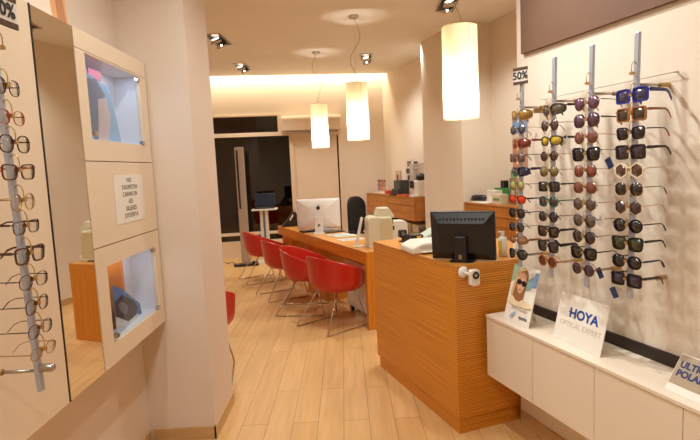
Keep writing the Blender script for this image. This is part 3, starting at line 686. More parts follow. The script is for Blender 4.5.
poster_face(t, [('background_green', (150, 178, 150), [(.0, .30), (.0, .20), (.03, .22), (.06, .299), (.02, .2995)]), ('background_teal', (140, 180, 176), [(.11, .17), (.17, .19), (.211, .27), (.19, .27), (.13, .23)]),
   ('background_blue', (120, 150, 190), [(.165, .20), (.211, .21), (.211, .285), (.185, .28)]),
   ('hair', (176, 134, 84), ell(.088, .232, .050, .060, 22, -.1)), ('hair_fall', (150, 106, 66), [(.042, .24), (.036, .19), (.026, .15), (.045, .125), (.060, .105), (.085, .12), (.115, .10), (.128, .135), (.130, .18), (.138, .23), (.12, .28), (.08, .285)]),
   ('hair_strand', (214, 176, 120), [(.045, .265), (.030, .20), (.022, .15), (.036, .115), (.042, .16), (.050, .21), (.075, .268), (.11, .284), (.075, .292)]),
   ('face', (226, 178, 146), [(.06, .245), (.062, .20), (.072, .170), (.088, .155), (.104, .160), (.120, .185), (.128, .225), (.122, .255), (.095, .268), (.07, .262)]), ('blouse', (232, 214, 180), [(.0, .10), (.04, .135), (.075, .115), (.10, .11), (.13, .13), (.19, .12), (.211, .10), (.17, .09), (.05, .085)]),
   ('sunglasses_lens', (24, 22, 26), ell(.075, .215, .020, .015, 16)), ('sunglasses_lens', (24, 22, 26), ell(.115, .211, .018, .015, 16)), ('sunglasses_bridge', (24, 22, 26), [(.06, .224), (.13, .219), (.13, .215), (.06, .218)]),
   ('lips', (176, 84, 76), ell(.093, .176, .011, .004, 12)), ('blue_swirl', (150, 180, 216), [(.055, .02), (.08, .03), (.10, .06), (.085, .055), (.06, .035)])])
text('lettering', 'ELITE POLARIZED', .017, flat((170, 150, 130)), t, T2(.115, .072, -.001), 0, 1.0)
text('lettering', 'xperio', .026, flat((40, 46, 84)), t, T2(.155, .036, -.001), .0006, 1.0)
t = lean_card('lettered_card', 'grey card with blue letters ULTRA POLA, leaning and cut by photo edge', 'card', 1.612, 1.336, .30, .146, .60, -.02)
box('picture_area', flat((170, 150, 124)), (.002, .298, -.0006, -.0001, .030, .143), t)
text('lettering', 'ULTRA\nPOLAR', .034, flat((40, 54, 104)), t, T2(.014, .090, -.001), .0016, 1.0, 'LEFT')

# ------------------------------------------------------------------ reception counter
CX, CY = .566, 2.759
t = thing('reception_counter', 'tall striped oak reception counter with solid front, beside the display wall', 'counter', (CX, CY, 0), T_C)
bm = BM(); bx(bm, 0, .80, 0, .022, .088, .953); bx(bm, 0, .022, .022, 1.13, .088, .953); bx(bm, 0, .8, 1.132, 1.154, .088, .953)
obj('body', bm, M_woodH, t, .001)
box('plinth', M_woodH, (.006, .79, .006, 1.125, 0, .086), t, .001)
box('counter_top', M_woodT, (-.001, .80, -.001, 1.155, .954, .975), t, .001)
CT = .9755
def CF(x, y): a, b = rot(T_C, x, y); return (CX+a, CY+b)
# computer screen seen from the back
mx, my = .650, 2.925
t = thing('computer_monitor', 'black computer monitor seen from behind on the wood counter corner', 'monitor', (mx, my, CT), -.44)
PM = Matrix.Translation((0, 0, .004)) @ Matrix.Rotation(.10, 4, 'X')
bm = BM()
bx(bm, -.185, .185, -.004, .022, .0, .285, PM)
sc_ = obj('screen_casing', bm, M_blk, t, .006)
bm = BM()
A = [(-.179, .007), (.179, .007), (.179, .278), (-.179, .278)]; B = [(-.13, .05), (.13, .05), (.13, .22), (-.13, .22)]
va = [bm.verts.new(PM @ Vector((x, -.004, z))) for x, z in A]; vb = [bm.verts.new(PM @ Vector((x, -.036, z))) for x, z in B]
bm.faces.new(vb[::-1]); [bm.faces.new((va[k], va[(k+1) % 4], vb[(k+1) % 4], vb[k])) for k in range(4)]; bm.faces.new(va)
bk = obj('back_cover', bm, M_blk, t, .004)
bm = BM()
for k in range(13):
    x = -.125+.0205*k; bx(bm, x, x+.009, -.027, -.0235, .232, .252, PM @ Matrix.Rotation(.0, 4, 'X'))
obj('vent_slots', bm, M_dark, bk)
bm = BM(); vs = bx(bm, -.034, .034, -.085, -.040, 0.0, .150, Matrix.Identity(4)); 
obj('neck', bm, M_blk, t, .008)
box('cable_port', M_steel, (-.008, .008, -.0865, -.0845, .020, .045), t)
bm = BM(); prism(bm, rrect(-.07, .07, -.088, .10, .03), 0, .003, 'z'); obj('stand_base', bm, M_blk, t, .002)
bm = BM(); bx(bm, -.17, .17, .0222, .0232, .015, .270, PM); obj('display_face', bm, mat('screen_glass', (20, 22, 26), .1), t)
# small wall camera on the counter's end face
x, y = CF(.075, -.001)
t = thing('security_camera', 'small white security camera fixed to the wood counter end', 'camera', (x, y, .915), T_C)
bm = BM(); lathe(bm, [(.001, 0), (.030, 0), (.034, .004), (.030, .012), (.012, .022), (.001, .024)], n=24, cap=False); o = obj('mount_disc', bm, M_white, t, smooth=True)
o.matrix_local = Matrix.Translation((-.028, 0, .022)) @ Matrix.Rotation(PI/2, 4, 'X')
bm = BM(); tube(bm, [(-.028, -.02, .022), (-.012, -.045, .015), (.014, -.05, .01)], .008, 10); obj('arm', bm, M_white, t, smooth=True)
bm = BM(); prism(bm, rrect(-.018, .036, -.046, .042, .012), -.070, -.037, 'y'); o = obj('camera_body', bm, M_white, t, .003)
bm = BM(); lathe(bm, [(.001, 0), (.013, 0), (.017, .003), (.020, .003), (.021, 0), (.021, -.004)], n=24, cap=False); q = obj('lens_ring', bm, M_blk, o, smooth=True)
q.matrix_local = Matrix.Translation((.009, -.0705, .012)) @ Matrix.Rotation(PI/2, 4, 'X')
bm = BM(); lathe(bm, [(.001, .0035), (.009, .003), (.0105, .0)], n=20, cap=False); q = obj('lens', bm, M_steel, o, smooth=True)
q.matrix_local = Matrix.Translation((.009, -.0715, .012)) @ Matrix.Rotation(PI/2, 4, 'X')
# bottles
def bottle(label, x, y, z, h, r, spray=False, band=None):
    t = thing('plastic_bottle', label, 'bottle', (x, y, z), 0, 'white bottles on the counter')
    bm = BM(); lathe(bm, [(.001, 0), (r*.92, 0), (r, .004), (r, h*.68), (r*.8, h*.76), (r*.35, h*.80), (r*.35, h*.84)], n=20, cap=True); obj('bottle_body', bm, M_white, t, smooth=True)
    bm = BM(); lathe(bm, [(r*.42, h*.82), (r*.42, h*.92), (r*.25, h*.93), (r*.25, h)], n=14); obj('cap', bm, M_white, t)
    if spray:
        bm = BM(); bx(bm, -r*1.0, r*.4, -.006, .006, h*.94, h*1.0); obj('spray_nozzle', bm, M_white, t, .002)
    if band:
        bm = BM(); n = 20; a0, a1 = 2.6, 4.2
        vs = [[bm.verts.new(((r+.0006)*math.cos(a0+(a1-a0)*k/8), (r+.0006)*math.sin(a0+(a1-a0)*k/8), z_)) for k in range(9)] for z_ in (h*.1, h*.62)]
        for k in range(8): bm.faces.new((vs[0][k], vs[0][k+1], vs[1][k+1], vs[1][k]))
        obj('bottle_label', bm, flat(band), t, label='yellow label strip')
bottle('white spray bottle with yellow label standing just beside the black monitor', .900, 2.995, CT, .150, .026, True, (226, 190, 70))
bottle('small white bottle on the counter behind the lowest sunglasses', .99, 3.02, CT, .105, .020)
bottle('smaller white bottle at the far right of the counter, partly behind rod', .965, 2.955, CT, .080, .016)
# things on the counter, left of the monitor
x, y = .505, 3.30
t = thing('label_printer', 'white low printer lying on the wood counter behind the monitor', 'printer', (x, y, CT), T_C-.1)
bm = BM(); prism(bm, [(-.15, 0), (.16, 0), (.16, .045), (.10, .07), (-.08, .07), (-.15, .04)], -.10, .13, 'y'); obj('casing', bm, M_white, t, .012)
box('paper_slot', flat((200, 190, 176)), (-.10, .09, -.1005, -.098, .03, .05), t)
bm = BM(); bx(bm, -.10, .08, -.13, -.10, .012, .018); obj('output_tray', bm, M_white, t, .003)
x, y = .45, 3.62
t = thing('card_terminal_box', 'black box with yellow patch on the counter, before the white device', 'box', (x, y, CT), T_C+.1)
bm = BM(); prism(bm, [(-.06, 0), (.06, 0), (.06, .05), (.04, .072), (-.05, .072), (-.06, .05)], -.05, .05, 'y'); obj('casing', bm, M_blk, t, .004)
box('yellow_patch', flat((220, 180, 40)), (-.005, .03, -.0512, -.0502, .045, .062), t)
x, y = .385, 3.76
t = thing('desk_camera', 'small black square gadget at the far end of the wood counter', 'gadget', (x, y, CT), T_C)
bm = BM(); prism(bm, rrect(-.028, .028, .03, .088, .010), -.02, .02, 'y'); obj('head', bm, M_blk, t, .003)
bm = BM(); lathe(bm, [(.03, 0), (.03, .006), (.008, .012), (.008, .032)], n=16); obj('foot', bm, M_blk, t)
box('display_face', flat((120, 110, 100)), (-.018, .008, -.0208, -.0204, .045, .078), t)
x, y = .60, 3.66
t = thing('desk_phone', 'pale green grey desk telephone with black handset on the counter', 'telephone', (x, y, CT), T_C-.2)
bm = BM(); prism(bm, [(-.10, 0), (.10, 0), (.10, .085), (.0, .10), (-.10, .05)], -.08, .08, 'y'); obj('base', bm, flat((176, 188, 176)), t, .01)
bm = BM(); tube(bm, [(-.02, -.085, .115), (.03, -.04, .112), (.06, .04, .112), (.10, .07, .10)], [.018, .014, .014, .018], 10); obj('handset', bm, M_blk, t, smooth=True)

# ------------------------------------------------------------------ long desk
DX, DY = .135, 4.685
def DF(x, y): a, b = rot(T_D, x, y); return (DX+a, DY+b)
t = thing('long_desk', 'long oak consultation desk with red chairs along its side', 'desk', (DX, DY, 0), T_D)
DW, DL = .42, 2.92
box('desk_top', M_woodT, (0, DW, .0, DL, .728, .75), t, .001)
bm = BM(); bx(bm, 0, .02, .052, DL, .632, .7275); bx(bm, .02, DW, DL-.02, DL, .632, .7275); bx(bm, DW-.02, DW, .052, DL-.02, .632, .7275); obj('apron', bm, M_woodH, t, .001)
box('end_panel', M_woodV, (.001, DW-.001, .001, .050, 0, .7275), t, .001)
box('pedestal', M_woodH, (.05, .36, 1.22, 1.86, 0, .6315), t, .001)
box('pedestal', M_woodH, (.05, .36, 2.45, 2.88, 0, .6315), t, .001)
DT = .7505
# all in one computer
x, y = -.385, 6.29
t = thing('all_in_one_computer', 'silver all-in-one computer seen from behind on the long desk', 'computer', (x, y, DT), .02)
PM = Matrix.Translation((0, .0, .0)) @ Matrix.Rotation(-.06, 4, 'X')
bm = BM()
prf = [(-.268, .085), (.268, .085), (.268, .445), (-.268, .445)]; prf = rrect(-.268, .268, .055, .425, .012, 3)
cz_ = .24; rings = []; n = len(prf)
for f_, d_ in ((1, .008), (1, .002), (.93, -.005), (.82, -.012), (.66, -.021), (.45, -.028), (.22, -.032)):
    rings.append([bm.verts.new((x_*f_, d_, cz_+(z_-cz_)*f_)) for x_, z_ in prf])
bm.faces.new(rings[0]); bm.faces.new(rings[-1][::-1])
for A, B in zip(rings, rings[1:]):
    for k in range(n): bm.faces.new((A[k], A[(k+1) % n], B[(k+1) % n], B[k]))
obj('back_shell', bm, M_imac, t, smooth=True)
bm = BM(); prism(bm, [(-.055, 0), (.055, 0), (.052, .02), (.045, .21), (-.045, .21), (-.052, .02)], -.052, -.040, 'y'); bx(bm, -.07, .07, -.11, .09, 0, .006); obj('stand', bm, M_imac, t, .002)
bm = BM(); lathe(bm, [(.001, 0), (.016, 0), (.016, .002)], n=18, cap=True); o = obj('cable_hole', bm, M_dark, t); o.matrix_local = Matrix.Translation((0, -.0535, .10)) @ Matrix.Rotation(PI/2, 4, 'X')
bm = BM(); tube(bm, [(0, -.056, .10), (.002, -.075, .06), (-.002, -.07, .004), (-.03, -.03, .005), (-.12, -.06, .005)], .003, 6); obj('power_cable', bm, M_white, t, smooth=True)
# logo: apple outline with a bite and a leaf
ap = []
for k in range(36):
    a = 2*PI*k/36; r_ = 1+.10*math.cos(2*a)*-1
    x_, z_ = math.cos(a)*.95, math.sin(a)*.95
    if z_ > 0: z_ -= .22*math.exp(-(x_/.28)**2)
    else: z_ += .12*math.exp(-(x_/.22)**2); x_ *= 1-.18*z_*z_
    ap.append([x_, z_])
ap = [[x_, z_] if math.hypot(x_-1.15, z_-.12) > .48 else [1.15-(.48)*math.cos(math.asin(max(-1, min(1, (z_-.12)/.48)))), z_] for x_, z_ in ap]
bm = BM(); prism(bm, [(x_*.024, .315+z_*.026) for x_, z_ in ap], -.0365, -.031, 'y')
prism(bm, [(.001, .342), (.004, .354), (.014, .361), (.013, .350), (.006, .343)], -.0365, -.031, 'y'); obj('logo', bm, flat((24, 20, 22)), t)
box('display_face', mat('screen_glass', (20, 22, 26), .1), (-.255, .255, .0085, .0095, .10, .415), t)
# clutter round the computer
tag(place(box('desk_tray', M_blk, (-.12, .10, -.07, .07, 0, .022), None, .004), (-.52, 6.47, DT), .42), 'flat black tray lying behind the silver computer', 'tray')
tag(place(box('tablet_computer', M_blk, (-.13, .13, -.08, .08, 0, .012), None, .003), (-.215, 6.33, DT), .42), 'flat black tablet lying beside the silver computer stand', 'tablet')
tag(place(box('blue_folder', flat((120, 140, 170)), (-.10, .10, -.07, .07, 0, .010), None, .002), (-.33, 6.58, DT), .42), 'pale blue folder lying on the far side of the long desk', 'folder')
for i, (x, y, rz, lab, rgb) in enumerate(((-.0, 5.60, .42, 'open printed leaflet lying on the long desk before the white stand', (206, 204, 196)), (-.06, 5.90, .42, 'pale green sheet of paper lying on the long desk', (206, 210, 184)), (-.15, 6.02, .42, 'white sheet with grey print lying on the desk by the computer', (214, 212, 206)))):
    o = box('paper_sheet', flat(rgb), (-.13, .13, -.09, .09, 0, .0015)); place(o, (x, y, DT+.0017*i), rz); tag(o, lab, 'paper', 'papers on the long desk')
    bm = BM()
    for q in range(5): bx(bm, -.10, .08-.03*(q % 2), -.065+.03*q, -.055+.03*q, .0015, .0018)
    obj('print', bm, flat((120, 124, 130)), o)
# black bag at the far end
x, y = DF(.16, 2.70)
t = thing('black_bag', 'black folded bag with a painted white glint at the far desk end', 'bag', (x, y, DT), .2)
bm = BM(); prism(bm, [(-.17, 0), (.17, 0), (.13, .09), (.04, .20), (.0, .21), (-.07, .10)], -.06, .06, 'y'); obj('bag_body', bm, M_blk, t, .012)
bm = BM(); prism(bm, [(-.05, .10), (.0, .18), (.01, .15), (-.04, .08)], -.066, -.063, 'y'); obj('painted_glint', bm, M_paper, t)  # white patch painted on as the bag's glint
bm = BM(); tube(bm, [(.0, 0, .20), (.03, 0, .24), (.06, 0, .16)], .005, 6); obj('strap', bm, M_blk, t)
# white leaning stand
x, y = .085, 5.07
t = thing('tablet_stand', 'thin white leaning tablet stand on the desk, before the beige instrument', 'stand', (x, y, DT), .25)
bm = BM(); prism(bm, rrect(-.06, .05, -.045, .035, .01), 0, .008, 'z'); obj('foot', bm, M_white, t, .002)
bm = BM(); prism(bm, [(-.045, .008), (-.025, .008), (.042, .29), (.028, .29)], -.028, .028, 'y'); obj('upright', bm, M_white, t, .002)
# beige eye instrument
x, y = .30, 5.02
t = thing('eye_examination_instrument', 'beige eye examination instrument with raised hood at the desk end', 'instrument', (x, y, DT), .12)
bm = BM(); prism(bm, [(-.14, .0), (.12, .0), (.12, .03), (-.14, .03)], -.12, .14, 'y'); obj('base', bm, M_beige, t, .004)
pr = [(-.145, .03), (.10, .03), (.10, .27), (.09, .295), (-.10, .305), (-.128, .297), (-.142, .275)]
bm = BM(); prism(bm, pr, -.11, .12, 'y'); obj('body', bm, M_beige, t, .012)
bm = BM(); prism(bm, [(-.06, .30), (.09, .28), (.13, .28), (.13, .30), (.075, .385), (-.03, .385)], -.07, .08, 'y'); obj('hood', bm, M_beige, t, .012)
bm = BM(); prism(bm, [(-.02, .03), (.10, .03), (.10, .25), (.06, .29), (.0, .28), (-.02, .24)], -.118, -.11, 'y'); obj('front_plate', bm, flat((206, 192, 150)), t, .003)
box('chin_rest', M_blk, (.101, .13, -.05, .05, .16, .20), t, .004)
box('display_face', M_blk, (.101, .118, -.06, .06, .22, .265), t, .003)
bm = BM(); bx(bm, -.02, .04, -.13, -.12, .0, .012); obj('cable_plug', bm, M_blk, t)
# rounded white device on its own little trolley
x, y = .500, 5.36
t = thing('instrument_trolley', 'slim white trolley column under the white round topped device', 'trolley', (x, y, 0), .42)
box('trolley_top', M_white, (-.12, .12, -.10, .10, .725, .75), t, .003)
bm = BM(); tube(bm, [(0, 0, .02), (0, 0, .725)], .022, 12); obj('column', bm, M_white, t, smooth=True)
bm = BM(); prism(bm, rrect(-.12, .12, -.12, .12, .03), 0, .03, 'z'); obj('foot', bm, M_white, t, .003)
t = thing('white_countertop_device', 'white round-topped device between the beige instrument and the counter', 'device', (x, y, DT), .2)
bm = BM(); prism(bm, rrect(-.095, .095, 0, .215, .055, 6), -.06, .07, 'y'); obj('body', bm, M_white, t, .008)
box('side_grip', M_blk, (-.105, -.095, -.04, .04, .05, .17), t, .003); box('side_grip', M_blk, (.095, .105, -.04, .04, .06, .15), t, .003)

# ------------------------------------------------------------------ red chairs
def tub_chair():
    t = thing('tub_chair', '', 'chair')
    NA, NV = 40, 12
    bm = BM(); c = bm.verts.new((.02, 0, .362)); rings = []
    for j in range(1, NV+1):
        v = j/NV; ring = []
        for k in range(NA):
            a = 2*PI*k/NA; ca, sa = math.cos(a), math.sin(a)      # a=0 is the front, +x
            b = (1-ca)/2                                          # 0 front .. 1 back
            hr = .500+.225*(b**1.1)                                # rim height
            R_x = .27 if ca > 0 else .285; R_y = .285
            rad = min(1, (v/.62))**.85 if v < .62 else 1+.10*(v-.62)/.38*(b*.9+.1)
            flare = 1+.05*b*(v**2)
            z = .362+(hr-.362)*(max(0, (v-.42)/.58))**1.55
            ring.append(bm.verts.new((.02+R_x*rad*ca*flare*.94, R_y*rad*sa*flare*.94, z)))
        rings.append(ring)
    for k in range(NA): bm.faces.new((c, rings[0][k], rings[0][(k+1) % NA]))
    for A, B in zip(rings, rings[1:]):
        for k in range(NA): bm.faces.new((A[k], A[(k+1) % NA], B[(k+1) % NA], B[k]))
    o = obj('seat_shell', bm, M_red, t, smooth=True, solid=.007)
    s = o.modifiers.new('sub', 'SUBSURF'); s.levels = 1; s.render_levels = 1
    for sy in (1, -1):
        bm = BM(); tube(bm, [(.09, sy*.11, .354), (.11, sy*.17, .34), (.19, sy*.235, .012), (.175, sy*.238, .007), (-.315, sy*.238, .007), (-.33, sy*.235, .012), (-.13, sy*.15, .34), (-.10, sy*.11, .354)], .0065, 8)
        obj('sled_leg', bm, M_chr, t, smooth=True)
    bm = BM(); tube(bm, [(.09, -.11, .354), (.09, .11, .354)], .0065, 8); tube(bm, [(-.10, -.11, .354), (-.10, .11, .354)], .0065, 8); obj('cross_bar', bm, M_chr, t, smooth=True)
    return t
chs = [(-.165, 4.94, math.radians(42), 'red tub chair closest to the wood counter, at the near end of the desk'),
       (-.49, 5.50, math.radians(-4), 'red tub chair second from the counter, facing straight at the desk'),
       (-.82, 6.22, math.radians(28), 'red tub chair third from the counter, before the far half of the desk'),
       (-1.25, 7.20, math.radians(24), 'red tub chair farthest back, beside the security gate'),
       (-1.20, 3.82, math.radians(100), 'red tub chair mostly hidden behind the white pier')]
p0 = tub_chair()
for i, (x, y, a, lab) in enumerate(chs):
    o = p0 if i == 0 else copy_tree(p0)
    place(o, (x, y, 0), a); tag(o, lab, 'chair', 'red tub chairs')
# black office chair
t = thing('office_chair', 'black high backed office chair behind the long desk', 'chair', (.26, 6.95, 0), math.radians(-128))
bm = BM(); PTS = rrect(-.19, .19, .60, 1.14, .15, 7)
n = len(PTS); va = []; vb = []
for x_, z_ in PTS: va.append(bm.verts.new((x_, -.22-.10*(x_/.21)**2*-.5, z_))); vb.append(bm.verts.new((x_, -.27-.10*(x_/.21)**2*-.5, z_)))
bm.faces.new(va); bm.faces.new(vb[::-1]); [bm.faces.new((va[k], va[(k+1) % n], vb[(k+1) % n], vb[k])) for k in range(n)]
obj('backrest', bm, M_blkf, t, .012)
bm = BM(); prism(bm, rrect(-.24, .24, -.22, .24, .08), .44, .51, 'z'); obj('seat', bm, M_blkf, t, .015)
bm = BM(); tube(bm, [(0, -.27, .75), (0, -.29, .52), (0, -.12, .42), (0, 0, .42)], .018, 8); obj('back_support', bm, M_blk, t, smooth=True)
bm = BM(); tube(bm, [(0, 0, .08), (0, 0, .44)], .025, 12); obj('gas_column', bm, M_blk, t, smooth=True)
for k in range(5):
    a = 2*PI*k/5; bm = BM(); tube(bm, [(0, 0, .10), (.28*math.cos(a), .28*math.sin(a), .07)], [.025, .015], 8); f = obj('base_spoke', bm, M_blk, t, smooth=True)
    bm = BM(); tube(bm, [(.28*math.cos(a)-.02*math.sin(a), .28*math.sin(a)+.02*math.cos(a), .028), (.28*math.cos(a)+.02*math.sin(a), .28*math.sin(a)-.02*math.cos(a), .028)], .027, 14); obj('caster', bm, M_blk, f, smooth=True)
for sx in (-1, 1):
    bm = BM(); tube(bm, [(sx*.24, .0, .47), (sx*.29, 0, .50), (sx*.29, -.02, .66), (sx*.29, .12, .68), (sx*.29, -.14, .68)], .014, 8); obj('armrest', bm, M_blk, t, smooth=True)
# mobile pedestal under the desk
x, y = DF(.25, .52)
t = thing('mobile_pedestal', 'white mobile drawer unit on black casters under the desk near end', 'drawer unit', (x, y, 0), T_D)
box('carcass', M_white, (-.13, .13, -.24, .24, .07, .56), t, .004)
for k in range(3): 
    dr = box('drawer_front', M_white, (-.128, .128, -.258, -.241, .08+.16*k, .23+.16*k), t, .002); box('handle', M_steel, (-.06, .06, -.264, -.2585, .20+.16*k, .21+.16*k), dr)
for sx in (-1, 1):
    for sy in (-1, 1):
        bm = BM(); tube(bm, [(sx*.10-.014, sy*.19, .032), (sx*.10+.014, sy*.19, .032)], .031, 14); bx(bm, sx*.10-.012, sx*.10+.012, sy*.19-.012, sy*.19+.012, .05, .07); obj('caster', bm, M_blk, t)

# ------------------------------------------------------------------ back of the shop
bx0, by0 = -1.75, 8.36
t = thing('security_gate', 'tall aluminium anti-theft pillar on a black base before the dark window', 'security gate', (bx0, by0, 0), .15)
bm = BM(); prism(bm, rrect(-.20, .20, -.08, .08, .03), 0, .035, 'z'); obj('base', bm, M_blk, t, .006)
bm = BM(); prism(bm, rrect(-.075, .075, -.03, .03, .025), .0355, 1.95, 'z'); obj('pillar', bm, mat('gate_aluminium', (178, 164, 150), .4, .3), t, .003)
box('sensor_slot', M_blk, (-.052, -.022, -.033, -.0302, .95, 1.90), t)
bm = BM(); lathe(bm, [(.05, .036), (.05, .06), (.03, .065)], (.14, 0, 0), 14); obj('cable_box', bm, M_blk, t)
for k in (-.14, .17):
    bm = BM(); lathe(bm, [(.022, .035), (.022, .042), (.008, .043)], (k, -.05, 0), 12); obj('floor_bolt', bm, M_chr, t)
bm = BM(); tube(bm, [(-2.2, 8.75, .006), (-2.12, 8.6, .006), (-2.05, 8.72, .006), (-1.98, 8.5, .006), (-1.94, 8.42, .006)], .006, 6)
tag(obj('floor_cable', bm, M_blk, smooth=True), 'thin black cable lying on the floor beside the security gate', 'cable')
t = thing('laptop_stand', 'slim white column table carrying the open laptop by the window', 'table', (-1.44, 8.66, 0), .05)
box('base_plate', M_white, (-.18, .16, -.14, .14, 0, .02), t, .004)
bm = BM(); bx(bm, -.085, -.035, -.04, .04, .0205, .888); bx(bm, .0, .05, -.04, .04, .0205, .888); obj('column', bm, M_white, t, .004)
box('column_inlay', flat((100, 130, 160)), (-.0345, -.0005, -.02, .02, .0205, .888), t)
box('tray', M_white, (-.21, .21, -.14, .14, .889, .915), t, .004)
t = thing('laptop', 'open dark laptop on the white column table', 'laptop', (-1.44, 8.66, .9155), .05)
box('keyboard_base', M_blk, (-.17, .17, -.11, .11, 0, .018), t, .003)
bm = BM(); bx(bm, -.17, .17, -.006, .006, 0, .235, Matrix.Translation((0, .105, .02)) @ Matrix.Rotation(-.22, 4, 'X')); l = obj('lid', bm, M_blk, t, .003)
bm = BM(); bx(bm, -.155, .155, -.0075, -.0065, .02, .22, Matrix.Translation((0, .105, .02)) @ Matrix.Rotation(-.22, 4, 'X')); obj('screen', bm, mat('laptop_screen', (34, 46, 66), .15), l)
# air conditioner
t = thing('air_conditioner', 'white wall air conditioner above the white door', 'air conditioner', (*BF(.77, DB-.021), 2.19), T_B)
bm = BM(); prism(bm, [(-.20, .05), (-.03, .0), (0, .0), (0, .31), (-.17, .31), (-.20, .26)], -.53, .53, 'x'); obj('casing', bm, M_lac, t, .012)
bm = BM(); bx(bm, -.47, .47, -.185, -.10, .008, .04); obj('air_outlet', bm, M_dark, t)
bm = BM(); bx(bm, -.49, .49, -.200, -.185, .012, .020); bx(bm, -.47, .47, -.19, -.18, .03, .034); obj('louvre', bm, M_lac, t, .002)
bm = BM(); bx(bm, .30, .36, -.203, -.2005, .11, .125); obj('indicator', bm, M_paper, t)
# door things seen as dark line; small black hook beside the door
# far sideboard
def sideboard(label, r0, r1, cols, loc_z=(.70, 1.06)):
    t = thing('sideboard', label, 'sideboard', (0, 0, 0), T_R, 'oak wall hung drawer sideboards')
    z0, z1 = loc_z
    box('carcass', M_woodS, (3.292, D_FAR-.001, r0, r1, z0, z1-.021), t, .001)
    box('top_board', M_woodS, (3.268, D_FAR-.001, r0, r1, z1-.020, z1), t, .001)
    n = cols; L_ = (r1-r0)/n; hh = (z1-.024-z0)/3
    for c_ in range(n):
        for q in range(3):
            a = r0+L_*c_+.003; b = r0+L_*(c_+1)-.003
            box('drawer', M_woodS, (3.270, 3.290, a, b, z0+hh*q+.002, z0+hh*(q+1)-.003), t, .0015)
    return t
sideboard('long oak drawer sideboard on the far wall beyond the column', 6.84, 8.86, 4)
sideboard('oak drawer sideboard on the wall between column and sunglasses display', 3.72, 5.445, 4)
t = thing('low_shelf', 'low oak shelf under the far sideboard holding boxes', 'shelf', (0, 0, 0), T_R)
box('board', M_woodS, (3.32, D_FAR-.001, 6.60, 8.84, .485, .505), t, .001)
for k in (6.62, 7.8, 8.8): box('bracket', M_woodS, (3.36, D_FAR-.001, k-.012, k+.012, .44, .4845), t)
t = thing('low_shelf', 'low oak shelf under the sideboard behind the monitor', 'shelf', (0, 0, 0), T_R)
box('board', M_woodS, (3.32, D_FAR-.001, 3.72, 5.44, .475, .495), t, .001)
for k in (3.74, 4.6, 5.42): box('bracket', M_woodS, (3.36, D_FAR-.001, k-.012, k+.012, .43, .4745), t)
for i, (r, wd, ht, rgb, lab) in enumerate(((6.80, .16, .09, (84, 66, 60), 'dark brown box on the low shelf nearest the column'), (7.02, .20, .13, (196, 180, 156), 'pale cardboard box on the low shelf'), (7.26, .18, .14, (170, 150, 130), 'grey beige box with dark slot on the low shelf'),
    (7.55, .26, .11, (150, 62, 44), 'dark red box on the low shelf'), (7.86, .22, .13, (186, 150, 120), 'tan box on the low shelf behind the white device'), (8.2, .24, .12, (60, 50, 50), 'black box on the low shelf behind the beige instrument'))):
    t = thing('storage_box', lab, 'box', (*RF(3.50, r), .5055), T_R, 'boxes on the low shelf')
    box('box_body', flat(rgb), (-.14, .14, -wd/2, wd/2, 0, ht*.75), t, .002); box('box_lid', flat(tuple(min(255, c+14) for c in rgb)), (-.145, .145, -wd/2-.004, wd/2+.004, ht*.75+.0002, ht), t, .002)

# things on the far sideboard (local X towards the wall)
SZ = 1.0605
def on_side(name, label, cat, r, d, group=None, yaw=0): return thing(name, label, cat, (*RF(d, r), SZ), T_R+yaw, group)
# picture face helper: plane facing -X (into the shop)
def pic(t, nm, rgb, y0, y1, z0, z1, x=-.006): return box(nm, flat(rgb), (x-.0012, x, y0, y1, z0, z1), t)
t = on_side('photo_stand', 'small stand of three portrait photos on the far sideboard', 'photo stand', 8.52, 3.45)
box('base', M_white, (-.09, .05, -.30, .22, 0, .012), t)
box('panel', M_white, (-.004, .004, -.20, .20, .03, .25), t); bm = BM(); bx(bm, -.004, .004, -.04, .04, .012, .03); obj('neck', bm, M_white, t)
for k, (a, b) in enumerate(((-.19, -.07), (-.06, .06), (.07, .19))):
    pp = pic(t, 'photo', ((190, 150, 120), (206, 120, 90), (160, 140, 150))[k], a, b, .04, .245, -.0045); box('dark_hair', flat((60, 44, 44)), (-.0072, -.0058, a+.02, b-.02, .13, .23), pp); box('face', flat((220, 176, 146)), (-.0084, -.0073, a+.04, b-.04, .14, .20), pp)
for r, lab in ((8.20, 'red little case on the far sideboard by the photo stand'), (8.10, 'red little case on the far sideboard by the grey machine')):
    t = on_side('small_case', lab, 'case', r, 3.42, 'small red cases'); bm = BM(); prism(bm, [(-.04, 0), (.04, 0), (.045, .05), (.0, .035), (-.045, .06)], -.04, .04, 'x'); obj('case_body', bm, flat((206, 50, 34)), t, .003)
    bm = BM(); bx(bm, -.041, -.0402, -.02, .02, .012, .022); obj('clasp', bm, M_steel, t)
t = on_side('framed_photo', 'tall narrow photo frame standing behind the dark grey machine', 'photo frame', 7.90, 3.50)
box('frame', flat((190, 160, 130)), (-.008, .008, -.11, .11, 0, .39), t, .002); pic(t, 'photo', (216, 184, 156), -.095, .095, .02, .375, -.0085); pic(t, 'dark_figure', (104, 74, 66), -.03, .05, .06, .33, -.0100)
t = on_side('capsule_machine', 'dark grey boxy machine on the far sideboard', 'machine', 7.66, 3.41)
bm = BM(); prism(bm, [(-.10, 0), (.10, 0), (.10, .24), (-.06, .24), (-.06, .10), (-.10, .10)], -.16, .10, 'y'); obj('body', bm, flat((58, 60, 60)), t, .006)
box('front_panel', flat((84, 86, 84)), (-.0625, -.0605, -.13, .07, .11, .225), t)
box('tray', flat((40, 40, 42)), (-.15, -.101, -.14, .08, 0, .03), t, .003)
t = on_side('frame_display_stand', 'clear upright stand of tiny eyeglasses with picture cards on top, far sideboard', 'display stand', 7.28, 3.55, None, .6)
